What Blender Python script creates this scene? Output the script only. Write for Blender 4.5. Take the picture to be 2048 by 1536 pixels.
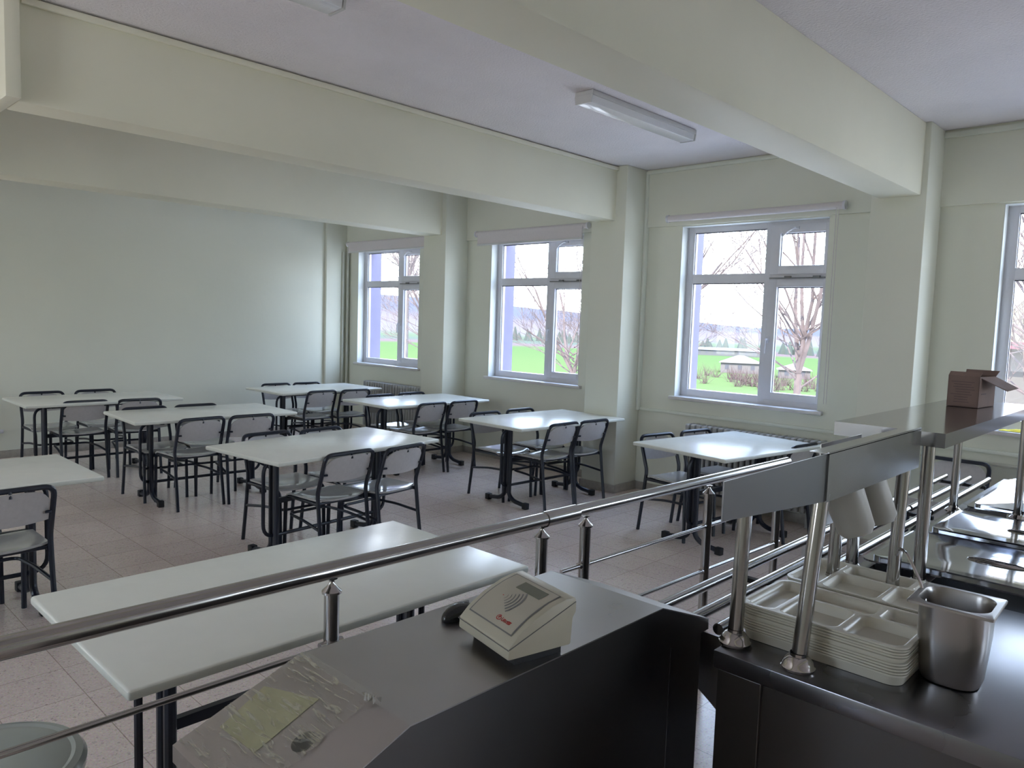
import bpy, bmesh, math, random
from mathutils import Vector, Matrix
random.seed(7)
S = bpy.context.scene
COL = S.collection
PI = math.pi
for o in list(bpy.data.objects): bpy.data.objects.remove(o)

# ------------------------------------------------------------------ camera
FPX = 1505.0
YAW, PITCH, ROLL = math.radians(43.646), math.radians(4.842), math.radians(1.878)
EYE = Vector((0, 0, 1.65))
cam = bpy.data.cameras.new('camera'); cam.sensor_width = 36; cam.lens = 36*FPX/2048
cam.clip_start = .02; cam.clip_end = 3000
co = bpy.data.objects.new('camera', cam); COL.objects.link(co); S.camera = co
f_ = Vector((-math.sin(YAW)*math.cos(PITCH), math.cos(YAW)*math.cos(PITCH), -math.sin(PITCH)))
r_ = Vector((math.cos(YAW), math.sin(YAW), 0)); u_ = r_.cross(f_)
r2 = r_*math.cos(ROLL)+u_*math.sin(ROLL); u2 = -r_*math.sin(ROLL)+u_*math.cos(ROLL)
co.matrix_world = Matrix(((r2.x, u2.x, -f_.x, 0), (r2.y, u2.y, -f_.y, 0), (r2.z, u2.z, -f_.z, EYE.z), (0, 0, 0, 1)))

# ------------------------------------------------------------------ light
S.view_settings.view_transform = 'Standard'; S.view_settings.look = 'None'
S.view_settings.gamma = 1; S.view_settings.use_curve_mapping = False
S.view_settings.exposure = 1.10
S.cycles.max_bounces = 14; S.cycles.diffuse_bounces = 9; S.cycles.glossy_bounces = 6; S.cycles.transparent_max_bounces = 16
SKY = 5.6
W = bpy.data.worlds.new('sky'); S.world = W; W.use_nodes = True
nt = W.node_tree; nt.nodes.clear()
tc = nt.nodes.new('ShaderNodeTexCoord'); sx = nt.nodes.new('ShaderNodeSeparateXYZ')
cr = nt.nodes.new('ShaderNodeValToRGB'); bg = nt.nodes.new('ShaderNodeBackground'); wo = nt.nodes.new('ShaderNodeOutputWorld')
nt.links.new(tc.outputs['Generated'], sx.inputs[0]); nt.links.new(sx.outputs['Z'], cr.inputs[0])
nt.links.new(cr.outputs[0], bg.inputs[0]); nt.links.new(bg.outputs[0], wo.inputs[0])
cr.color_ramp.elements[0].position = 0; cr.color_ramp.elements[0].color = (.87, .91, .95, 1)
cr.color_ramp.elements[1].position = .75; cr.color_ramp.elements[1].color = (.46, .63, 1, 1)
e = cr.color_ramp.elements.new(.22); e.color = (.64, .79, 1, 1)
bg.inputs[1].default_value = SKY
sun = bpy.data.lights.new('sun', 'SUN'); sun.energy = 9.0; sun.angle = .01; sun.color = (1, .93, .82)
so = bpy.data.objects.new('sun', sun); COL.objects.link(so); so.rotation_euler = (math.radians(42), 0, math.radians(25))
WX = [-9.13, -6.42, -3.855, -1.25, 1.35, 3.95]      # left jambs of the windows
WW, WZ0, WZ1 = 1.38, .975, 2.585
YW = 6.31
for x in WX:
    l = bpy.data.lights.new('window_portal', 'AREA'); l.shape = 'RECTANGLE'; l.size = WW; l.size_y = WZ1-WZ0
    l.cycles.is_portal = True
    o = bpy.data.objects.new('window_portal', l); COL.objects.link(o)
    o.location = (x+WW/2, YW+.25, (WZ0+WZ1)/2); o.rotation_euler = (-PI/2, 0, 0)

SIDE_FILL_W = [(3.7, 5.7)]  # made-up opening in the right wall, added to let in fill light
BACK_FILL_W = [(-8.9, -7.7), (-3.6, -2.3)]  # two more made-up openings behind the camera, added as fill
for (a, c_) in SIDE_FILL_W:
    l = bpy.data.lights.new('window_portal', 'AREA'); l.shape = 'RECTANGLE'; l.size = 1.65; l.size_y = c_-a; l.cycles.is_portal = True
    o = bpy.data.objects.new('window_portal', l); COL.objects.link(o); o.location = (5.85, (a+c_)/2, 1.775); o.rotation_euler = (0, PI/2, 0)
for (a, c_) in BACK_FILL_W:
    l = bpy.data.lights.new('window_portal', 'AREA'); l.shape = 'RECTANGLE'; l.size = c_-a; l.size_y = 1.65; l.cycles.is_portal = True
    o = bpy.data.objects.new('window_portal', l); COL.objects.link(o); o.location = ((a+c_)/2, -3.45, 1.775); o.rotation_euler = (PI/2, 0, 0)

# ------------------------------------------------------------------ helpers
def tag(o, label=None, cat=None, group=None, kind=None):
    if label: o['label'] = label
    if cat: o['category'] = cat
    if group: o['group'] = group
    if kind: o['kind'] = kind
    return o
def obj(name, bm, mats, parent=None, smooth=True, ang=35):
    me = bpy.data.meshes.new(name); bm.normal_update(); bm.to_mesh(me); bm.free()
    if not isinstance(mats, (list, tuple)): mats = [mats]
    for m in mats: me.materials.append(m)
    if smooth:
        me.polygons.foreach_set('use_smooth', [True]*len(me.polygons))
        try: me.set_sharp_from_angle(angle=math.radians(ang))
        except Exception: pass
    o = bpy.data.objects.new(name, me); COL.objects.link(o)
    if parent: o.parent = parent
    return o
def thing(name, label, cat, loc=(0, 0, 0), rz=0, group=None):
    o = bpy.data.objects.new(name, None); COL.objects.link(o); o.empty_display_size = .1
    o.location = loc; o.rotation_euler = (0, 0, rz)
    return tag(o, label, cat, group)
def struct(name, bm, m, **k):
    o = obj(name, bm, m, **k)
    if not k.get('parent'): o['kind'] = 'structure'
    return o
def dup(root, loc, rz, label, group=None):
    def cp(o, par):
        c = o.copy(); COL.objects.link(c); c.parent = par
        for ch in list(o.children): cp(ch, c)
        return c
    r = cp(root, None); r.location = loc; r.rotation_euler = (0, 0, rz); r['label'] = label
    if group: r['group'] = group
    return r
def NB(): return bmesh.new()
def box(bm, x0, x1, y0, y1, z0, z1, bev=0, seg=2, mi=0):
    g = bmesh.ops.create_cube(bm, size=1)
    vs = g['verts']
    for v in vs:
        v.co = Vector(((x0+x1)/2+v.co.x*(x1-x0), (y0+y1)/2+v.co.y*(y1-y0), (z0+z1)/2+v.co.z*(z1-z0)))
    fs = list({f for v in vs for f in v.link_faces})
    for f in fs: f.material_index = mi
    if bev:
        es = list({e for v in vs for e in v.link_edges})
        bmesh.ops.bevel(bm, geom=es, offset=bev, segments=seg, affect='EDGES', profile=.5, material=mi)
    return bm
def prism(bm, pts, d0, d1, axis='x', mi=0, bev=0):
    """polygon pts extruded along axis from d0 to d1; pts are the other two coords in order"""
    def P(a, b, d): return {'x': (d, a, b), 'y': (a, d, b), 'z': (a, b, d)}[axis]
    A = [bm.verts.new(P(a, b, d0)) for a, b in pts]; B = [bm.verts.new(P(a, b, d1)) for a, b in pts]
    n = len(pts); fs = []
    fs.append(bm.faces.new(A)); fs.append(bm.faces.new(B[::-1]))
    for i in range(n): fs.append(bm.faces.new((A[i], B[i], B[(i+1) % n], A[(i+1) % n])))
    bmesh.ops.recalc_face_normals(bm, faces=fs)
    for f in fs: f.material_index = mi
    if bev:
        es = list({e for f in fs for e in f.edges})
        bmesh.ops.bevel(bm, geom=es, offset=bev, segments=2, affect='EDGES', profile=.5)
    return bm
def fillet(pts, r, n=5, closed=False):
    P = [Vector(p) for p in pts]; out = []
    N = len(P)
    for i, p in enumerate(P):
        if not closed and i in (0, N-1): out.append(p); continue
        a, b = P[i-1], P[(i+1) % N]
        d1, d2 = (a-p), (b-p); rr = min(r, d1.length*.49, d2.length*.49)
        s, t = p+d1.normalized()*rr, p+d2.normalized()*rr
        for k in range(n+1):
            u = k/n; out.append(s*(1-u)**2+p*2*u*(1-u)+t*u*u)
    return out
def tube(bm, pts, r, seg=10, closed=False, cap=True, mi=0, rad=None):
    P = [Vector(p) for p in pts]; n = len(P)
    T = []
    for i in range(n):
        if closed: t = P[(i+1) % n]-P[i-1]
        else: t = P[min(i+1, n-1)]-P[max(i-1, 0)]
        T.append(t.normalized())
    up = Vector((0, 0, 1)) if abs(T[0].z) < .9 else Vector((1, 0, 0))
    nrm = (up-T[0]*up.dot(T[0])).normalized()
    rings = []
    for i in range(n):
        nrm = (nrm-T[i]*nrm.dot(T[i])).normalized(); b = T[i].cross(nrm)
        rr = rad[i] if rad else r
        rings.append([bm.verts.new(P[i]+(nrm*math.cos(2*PI*k/seg)+b*math.sin(2*PI*k/seg))*rr) for k in range(seg)])
    m = n if closed else n-1
    for i in range(m):
        A, B = rings[i], rings[(i+1) % n]
        for k in range(seg):
            f = bm.faces.new((A[k], A[(k+1) % seg], B[(k+1) % seg], B[k])); f.material_index = mi
    if cap and not closed:
        f = bm.faces.new(rings[0][::-1]); f.material_index = mi
        f = bm.faces.new(rings[-1]); f.material_index = mi
    return bm
def lathe(bm, prof, seg=24, cx=0, cy=0, cz=0, mi=0):
    rings = []
    for r, z in prof:
        if r < 1e-6: rings.append([bm.verts.new((cx, cy, cz+z))])
        else: rings.append([bm.verts.new((cx+r*math.cos(2*PI*k/seg), cy+r*math.sin(2*PI*k/seg), cz+z)) for k in range(seg)])
    fs = []
    for A, B in zip(rings, rings[1:]):
        for k in range(seg):
            k2 = (k+1) % seg
            if len(A) == 1 and len(B) == 1: continue
            if len(A) == 1: fs.append(bm.faces.new((A[0], B[k2], B[k])))
            elif len(B) == 1: fs.append(bm.faces.new((A[k], A[k2], B[0])))
            else: fs.append(bm.faces.new((A[k], A[k2], B[k2], B[k])))
    for f in fs: f.material_index = mi
    bmesh.ops.recalc_face_normals(bm, faces=fs)
    return bm
def rrect(w, h, r, n=5, cx=0, cy=0):
    out = []
    for (sx_, sy_, a0) in ((1, 1, 0), (-1, 1, 90), (-1, -1, 180), (1, -1, 270)):
        for k in range(n+1):
            a = math.radians(a0+90*k/n)
            out.append((cx+sx_*(w/2-r)+r*math.cos(a), cy+sy_*(h/2-r)+r*math.sin(a)))
    return out

# ------------------------------------------------------------------ materials
def mat(name, col, rough=.5, metal=0, spec=.5, noise=0, nscale=8, bump=0, bscale=60, rvar=0, stretch=None, coat=0, col2=None):
    m = bpy.data.materials.new(name); m.use_nodes = True
    t = m.node_tree; b = t.nodes['Principled BSDF']
    b.inputs['Base Color'].default_value = (*col, 1); b.inputs['Roughness'].default_value = rough
    b.inputs['Metallic'].default_value = metal; b.inputs['Specular IOR Level'].default_value = spec
    if coat: b.inputs['Coat Weight'].default_value = coat; b.inputs['Coat Roughness'].default_value = .08
    c = t.nodes.new('ShaderNodeTexCoord'); mp = t.nodes.new('ShaderNodeMapping')
    t.links.new(c.outputs['Object'], mp.inputs[0])
    if stretch: mp.inputs['Scale'].default_value = stretch
    if noise or rvar or col2:
        n = t.nodes.new('ShaderNodeTexNoise'); n.inputs['Scale'].default_value = nscale; n.inputs['Detail'].default_value = 5
        t.links.new(mp.outputs[0], n.inputs['Vector'])
        if noise or col2:
            r = t.nodes.new('ShaderNodeValToRGB'); t.links.new(n.outputs[0], r.inputs[0])
            c2 = col2 or tuple(max(0, x*(1-noise)) for x in col); c1 = tuple(min(1, x*(1+noise)) for x in col)
            r.color_ramp.elements[0].position = .3; r.color_ramp.elements[0].color = (*c2, 1)
            r.color_ramp.elements[1].position = .7; r.color_ramp.elements[1].color = (*c1, 1)
            t.links.new(r.outputs[0], b.inputs['Base Color'])
        if rvar:
            q = t.nodes.new('ShaderNodeMapRange'); t.links.new(n.outputs[0], q.inputs[0])
            q.inputs[3].default_value = max(0, rough-rvar); q.inputs[4].default_value = rough+rvar
            t.links.new(q.outputs[0], b.inputs['Roughness'])
    if bump:
        n2 = t.nodes.new('ShaderNodeTexNoise'); n2.inputs['Scale'].default_value = bscale; n2.inputs['Detail'].default_value = 4
        t.links.new(mp.outputs[0], n2.inputs['Vector'])
        bp = t.nodes.new('ShaderNodeBump'); bp.inputs['Strength'].default_value = bump; bp.inputs['Distance'].default_value = .01
        t.links.new(n2.outputs[0], bp.inputs['Height']); t.links.new(bp.outputs[0], b.inputs['Normal'])
    return m
M = {}
M['wall'] = mat('wall_paint', (.70, .71, .61), .55, noise=.03, nscale=.9, bump=.12, bscale=14)
M['beam'] = mat('beam_paint', (.75, .735, .60), .6, noise=.04, nscale=1.1, bump=.15, bscale=10)
M['ceil'] = mat('ceiling_plaster', (.80, .765, .79), .8, noise=.04, nscale=2, bump=.7, bscale=70)
M['trim'] = mat('trim_paint', (.70, .73, .65), .5, noise=.03)
M['base'] = mat('baseboard_stone', (.36, .33, .29), .4, noise=.12, nscale=25)
M['pvc'] = mat('white_pvc', (.66, .66, .70), .3, noise=.02)
M['reveal'] = mat('reveal_paint', (.66, .68, .66), .5, noise=.03)
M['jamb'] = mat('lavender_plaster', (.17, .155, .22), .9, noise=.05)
M['marble'] = mat('sill_marble', (.60, .58, .57), .3, noise=.06, nscale=12)
M['gasket'] = mat('dark_gasket', (.05, .05, .06), .6, noise=.02)
M['lamin'] = mat('grey_green_laminate', (.80, .81, .745), .23, spec=.22, noise=.012, nscale=14, rvar=.02, bump=.02, bscale=40)
M['lamedge'] = mat('laminate_edge', (.62, .64, .58), .4, noise=.03, nscale=30)
M['navy'] = mat('navy_black_steel', (.008, .011, .022), .35, spec=.5, noise=.1)
M['seat'] = mat('glossy_grey_seat', (.43, .42, .405), .12, spec=.6, noise=.08, nscale=9, rvar=.03)
M['backm'] = mat('matt_grey_panel', (.47, .455, .455), .38, spec=.4, noise=.05, nscale=40)
M['steel'] = mat('polished_steel', (.48, .46, .45), .12, 1, noise=.05, nscale=6)
M['tubes'] = mat('tube_steel', (.42, .405, .395), .17, 1, noise=.05, nscale=5)
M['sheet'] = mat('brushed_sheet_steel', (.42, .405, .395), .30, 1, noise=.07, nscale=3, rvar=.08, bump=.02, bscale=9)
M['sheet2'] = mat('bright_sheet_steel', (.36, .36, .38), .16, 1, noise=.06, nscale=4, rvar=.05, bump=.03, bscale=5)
M['shadesteel'] = mat('shade_toned_steel', (.13, .125, .125), .34, 1, noise=.07, nscale=3, rvar=.05)  # brushed steel darkened, standing in for the dim kitchen it reflects
M['psteel'] = mat('reflection_toned_steel', (.17, .17, .18), .3, 1, noise=.06, nscale=3, rvar=.05)  # sheet steel toned down to mimic a darker reflection
M['wtop'] = mat('worktop_steel', (.24, .24, .26), .27, 1, noise=.03, nscale=2, rvar=.04, bump=.01, bscale=7)
M['smooth'] = mat('smooth_sheet_steel', (.38, .38, .40), .13, 1, noise=.03, nscale=3)
M['lid'] = mat('mirror_sheet_steel', (.36, .37, .40), .09, 1, noise=.04, nscale=4, bump=.035, bscale=6)
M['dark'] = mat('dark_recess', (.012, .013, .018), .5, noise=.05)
M['plast'] = mat('cream_plastic', (.44, .415, .33), .42, noise=.03, nscale=15, bump=.03, bscale=300)
M['plastp'] = mat('cream_label_film', (.42, .395, .325), .35, noise=.02)
M['grayp'] = mat('grey_print', (.17, .17, .17), .5, noise=.02)
M['redp'] = mat('red_print', (.45, .03, .03), .5, noise=.02)
M['lcd'] = mat('lcd_glass', (.14, .15, .11), .15, noise=.02)
M['black'] = mat('gloss_black', (.012, .013, .015), .12, noise=.02)
M['blackm'] = mat('matt_black', (.012, .012, .014), .6, noise=.05)
M['tray'] = mat('ivory_melamine', (.62, .60, .52), .25, noise=.02, nscale=10)
M['cup'] = mat('white_cup_plastic', (.38, .37, .34), .4, noise=.03)
M['card'] = mat('brown_cardboard', (.21, .145, .125), .8, noise=.08, nscale=14)
M['cardink'] = mat('cardboard_ink', (.10, .07, .08), .8, noise=.05)
M['yellow'] = mat('yellow_cloth', (.75, .60, .03), .7, noise=.2, nscale=60, bump=.5, bscale=80)
M['radi'] = mat('radiator_paint', (.42, .42, .41), .45, noise=.05, nscale=20)
M['lampb'] = mat('lamp_housing', (.60, .60, .60), .4, noise=.02)
M['blind'] = mat('blind_fabric', (.66, .62, .62), .7, noise=.02, nscale=50)
M['pipe'] = mat('painted_pipe', (.52, .53, .46), .4, noise=.03)
M['stoolp'] = mat('grey_green_enamel', (.36, .39, .36), .1, spec=.6, noise=.05, nscale=4)
M['note'] = mat('yellow_paper', (.42, .41, .25), .7, noise=.10, nscale=25)
M['bark'] = mat('pale_bark', (.075, .055, .052), .9, noise=.25, nscale=5)
M['bark2'] = mat('birch_bark', (.10, .088, .085), .9, noise=.2, nscale=5)

def glassm(name, tint=(1, 1, 1), gloss=.06):
    m = bpy.data.materials.new(name); m.use_nodes = True; t = m.node_tree; t.nodes.clear()
    o = t.nodes.new('ShaderNodeOutputMaterial'); mx = t.nodes.new('ShaderNodeMixShader'); tr = t.nodes.new('ShaderNodeBsdfTransparent')
    g = t.nodes.new('ShaderNodeBsdfGlossy'); g.inputs['Roughness'].default_value = .02; tr.inputs[0].default_value = (*tint, 1)
    mx.inputs[0].default_value = gloss
    t.links.new(tr.outputs[0], mx.inputs[1]); t.links.new(g.outputs[0], mx.inputs[2]); t.links.new(mx.outputs[0], o.inputs[0])
    return m
M['glass'] = glassm('window_glass', (.98, .99, .99), .012)
M['diff'] = mat('ribbed_diffuser', (.80, .81, .84), .22, coat=.6, noise=.02, bump=.25, bscale=4, stretch=(1, 60, 1))
def tapem():
    m = bpy.data.materials.new('clear_tape'); m.use_nodes = True; t = m.node_tree; b = t.nodes['Principled BSDF']
    b.inputs['Base Color'].default_value = (.52, .50, .40, 1); b.inputs['Roughness'].default_value = .25
    c = t.nodes.new('ShaderNodeTexCoord'); mp = t.nodes.new('ShaderNodeMapping'); mp.inputs['Scale'].default_value = (16, 95, 60)
    mp.inputs['Rotation'].default_value = (0, 0, .5)
    n = t.nodes.new('ShaderNodeTexNoise'); n.inputs['Scale'].default_value = 1; n.inputs['Detail'].default_value = 6; n.inputs['Distortion'].default_value = .9
    r = t.nodes.new('ShaderNodeValToRGB'); r.color_ramp.elements[0].position = .52; r.color_ramp.elements[0].color = (.13, .13, .13, 1)
    r.color_ramp.elements[1].position = .66; r.color_ramp.elements[1].color = (.75, .75, .75, 1)
    t.links.new(c.outputs['Object'], mp.inputs[0]); t.links.new(mp.outputs[0], n.inputs['Vector']); t.links.new(n.outputs[0], r.inputs[0]); t.links.new(r.outputs[0], b.inputs['Alpha'])
    bp = t.nodes.new('ShaderNodeBump'); bp.inputs['Strength'].default_value = .6; bp.inputs['Distance'].default_value = .004
    t.links.new(n.outputs[0], bp.inputs['Height']); t.links.new(bp.outputs[0], b.inputs['Normal'])
    return m
M['tape'] = tapem()
def floorm():
    m = bpy.data.materials.new('terrazzo_tiles'); m.use_nodes = True; t = m.node_tree; b = t.nodes['Principled BSDF']
    c = t.nodes.new('ShaderNodeTexCoord')
    def N(k): return t.nodes.new(k)
    L = t.links.new
    v = N('ShaderNodeTexVoronoi'); v.inputs['Scale'].default_value = 130; L(c.outputs['Object'], v.inputs['Vector'])
    r = N('ShaderNodeValToRGB'); L(v.outputs['Color'], r.inputs[0]); E_ = r.color_ramp
    E_.elements[0].position = 0; E_.elements[0].color = (.42, .34, .30, 1); E_.elements[1].position = 1; E_.elements[1].color = (.80, .69, .615, 1)
    for p, cc in ((.13, (.56, .47, .42)), (.24, (.68, .575, .505)), (.7, (.72, .615, .55))):
        q = E_.elements.new(p); q.color = (*cc, 1)
    n = N('ShaderNodeTexNoise'); n.inputs['Scale'].default_value = 190; n.inputs['Detail'].default_value = 3; L(c.outputs['Object'], n.inputs['Vector'])
    mx = N('ShaderNodeMix'); mx.data_type = 'RGBA'; mx.blend_type = 'OVERLAY'; mx.inputs[0].default_value = .5
    L(r.outputs[0], mx.inputs[6]); L(n.outputs['Color'], mx.inputs[7])
    # large tonal drift and per tile shift
    n3 = N('ShaderNodeTexNoise'); n3.inputs['Scale'].default_value = 1.3; n3.inputs['Detail'].default_value = 4; L(c.outputs['Object'], n3.inputs['Vector'])
    br = N('ShaderNodeTexBrick'); br.offset = 0; br.inputs['Scale'].default_value = 1
    br.inputs['Brick Width'].default_value = .313; br.inputs['Row Height'].default_value = .313; br.inputs['Mortar Size'].default_value = .0022
    br.inputs['Color1'].default_value = (1, 1, 1, 1); br.inputs['Color2'].default_value = (.90, .89, .90, 1); br.inputs['Mortar'].default_value = (.60, .55, .52, 1)
    mp = N('ShaderNodeMapping'); mp.inputs['Location'].default_value = (-.02, -.07, 0); L(c.outputs['Object'], mp.inputs[0]); L(mp.outputs[0], br.inputs['Vector'])
    m2 = N('ShaderNodeMix'); m2.data_type = 'RGBA'; m2.blend_type = 'MULTIPLY'; m2.inputs[0].default_value = 1
    L(mx.outputs[2], m2.inputs[6]); L(br.outputs['Color'], m2.inputs[7])
    m3 = N('ShaderNodeMix'); m3.data_type = 'RGBA'; m3.blend_type = 'SOFT_LIGHT'; m3.inputs[0].default_value = .35
    L(m2.outputs[2], m3.inputs[6]); L(n3.outputs['Fac'], m3.inputs[7]); L(m3.outputs[2], b.inputs['Base Color'])
    rr = N('ShaderNodeMapRange'); L(n3.outputs['Fac'], rr.inputs[0]); rr.inputs[3].default_value = .17; rr.inputs[4].default_value = .27; L(rr.outputs[0], b.inputs['Roughness'])
    b.inputs['Specular IOR Level'].default_value = .5
    return m
M['floor'] = floorm()

# ------------------------------------------------------------------ room shell
XL, XR, YB, ZC, ZB = -9.43, 5.6, -3.2, 3.144, 2.633
YC = 5.945
b = NB(); box(b, XL-.3, XR+.2, YB-.2, YW+.35, -.2, 0); struct('floor', b, M['floor'], smooth=False)
b = NB(); box(b, XL-.3, XR+.2, YB-.2, YW+.35, ZC, ZC+.25); struct('ceiling', b, M['ceil'], smooth=False)
b = NB(); box(b, XL-.25, XL, YB-.2, YW+.35, 0, ZC); struct('wall_left', b, M['wall'], smooth=False)
def holed_wall(name, axis, pos, th, a0, a1, holes, z0, z1):
    b = NB()
    def bb(u0, u1, c0, c1):
        if axis == 'x': box(b, pos, pos+th, u0, u1, c0, c1)
        else: box(b, u0, u1, pos, pos+th, c0, c1)
    e_ = [a0]
    for h0, h1 in holes: e_ += [h0, h1]
    e_.append(a1)
    for i in range(0, len(e_), 2): bb(e_[i], e_[i+1], 0, ZC)
    for h0, h1 in holes: bb(h0, h1, 0, z0); bb(h0, h1, z1, ZC)
    struct(name, b, M['wall'], smooth=False)
    for i, (h0, h1) in enumerate(holes):
        w = bpy.data.objects.new('window_%d' % (20+i+(10 if axis == 'x' else 0)), None); COL.objects.link(w); w['kind'] = 'structure'  # added window out of view, there only for its fill light
        f = NB(); m_ = (h0+h1)/2
        for (u0, u1, c0, c1) in ((h0, h0+.07, z0, z1), (h1-.07, h1, z0, z1), (m_-.04, m_+.04, z0, z1), (h0, h1, z0, z0+.07), (h0, h1, z1-.07, z1)):
            if axis == 'x': box(f, pos+.08, pos+.14, u0, u1, c0, c1)
            else: box(f, u0, u1, pos+.06, pos+.12, c0, c1)
        obj('window_frame', f, M['pvc'], w, smooth=False)
        f = NB()
        if axis == 'x': box(f, pos+.10, pos+.106, h0, h1, z0, z1)
        else: box(f, h0, h1, pos+.08, pos+.086, z0, z1)
        obj('glass', f, M['glass'], w, smooth=False)
holed_wall('wall_right', 'x', XR, .2, YB-.2, YW+.35, SIDE_FILL_W, .95, 2.6)
holed_wall('wall_back', 'y', YB-.2, .2, XL-.25, XR+.2, BACK_FILL_W, .95, 2.6)
# window wall, opening by opening
b = NB()
edges = [XL]
for x in WX: edges += [x, x+WW]
edges.append(XR)
for i in range(0, len(edges), 2): box(b, edges[i], edges[i+1], YW, YW+.30, 0, ZC)
for x in WX:
    box(b, x, x+WW, YW, YW+.30, 0, WZ0-.03); box(b, x, x+WW, YW, YW+.30, WZ1, ZC)
wf = struct('wall_front', b, M['wall'], smooth=False)
# lintel band that stands slightly proud between the pillars
PX = [(-9.43, -9.38), (-7.235, -6.83), (-4.66, -4.255), (-2.04, -1.66), (.56, .96), (3.16, 3.56)]
for i in range(len(PX)):
    x0 = PX[i][1]; x1 = PX[i+1][0] if i+1 < len(PX) else XR
    b = NB(); box(b, x0, x1, YW-.03, YW, 2.593, ZC); struct('trim_%d' % (i+1), b, M['wall'], smooth=False)
# pillars
for i, (x0, x1) in enumerate(PX):
    b = NB(); box(b, x0, x1, YC, YW, 0, ZC, bev=.008)
    struct('pillar_%d' % (i+1), b, M['wall'])
# beams across the room
BX = [(-1.985, -1.700, YB, YW), (-4.61, -4.375, 1.031, YC+.01), (-7.20, -6.90, YB, YC+.01), (.62, .90, YB, YC+.01)]
for i, (x0, x1, y0, y1) in enumerate(BX):
    b = NB(); box(b, x0, x1, y0, y1 if i else YC+.01, ZB, ZC, bev=.012); struct('beam_%d' % (i+1), b, M['beam'])
b = NB(); box(b, -9.43, -4.30, .965, 1.03, ZB, ZC, bev=.004); struct('beam_5', b, M['beam'])
# ceiling cable ducts hugging beam and wall
b = NB(); box(b, -4.375, -4.352, 1.05, YC, ZC-.045, ZC-.012, bev=.004); struct('trim_7', b, M['beam'])
b = NB(); box(b, -4.255, -2.04, YW-.055, YW-.03, ZC-.045, ZC-.012, bev=.004); struct('trim_8', b, M['trim'])
b = NB(); box(b, -1.66, .56, YW-.055, YW-.03, ZC-.06, ZC-.018, bev=.006); struct('trim_9', b, M['trim'])
# vertical and horizontal trunking around window 3
b = NB(); box(b, -4.255, -4.23, YW-.055, YW, .80, ZC-.04, bev=.004); box(b, -4.23, -2.04, YW-.02, YW, .80, .83, bev=.004); struct('trim_10', b, M['trim'])
b = NB(); box(b, -2.13, -2.07, YW-.085, YW, .1, 2.593, bev=.01); struct('trim_11', b, M['trim'])
b = NB(); box(b, -1.66, .56, YW-.02, YW, .80, .83, bev=.004); struct('trim_12', b, M['trim'])
# baseboards
def bboard(name, segs):
    b = NB()
    for s in segs: box(b, *s, 0, .08, bev=.004)
    struct(name, b, M['base'])
bboard('baseboard_left', [(XL, XL+.015, YB, YC)])
sg = []
for i, (x0, x1) in enumerate(PX):
    if i: sg.append((x0-.015, x0, YC-.015, YW)); 
    sg += [(x0-.015 if i else x0, x1+.015, YC-.015, YC), (x1, x1+.015, YC, YW-.0)]
    sg.append((x1+.015, (PX[i+1][0]-.015 if i+1 < len(PX) else XR), YW-.015, YW))
bboard('baseboard_front', sg)
# corner heating pipes
p = NB(); tube(p, fillet([(-9.31, YW-.06, .12), (-9.31, YW-.06, .62), (-9.335, YW-.04, .70), (-9.335, YW-.04, 2.62)], .05), .02)
tag(obj('heating_pipe', p, M['pipe']), 'painted heating pipe beside the corner, the one that bends near the radiator', 'pipe')
p = NB(); tube(p, [(-9.365, YW-.10, .02), (-9.365, YW-.10, 2.55)], .016)
tag(obj('heating_pipe', p, M['pipe']), 'straight painted heating pipe in the far corner, nearer the blank wall', 'pipe')

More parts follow.
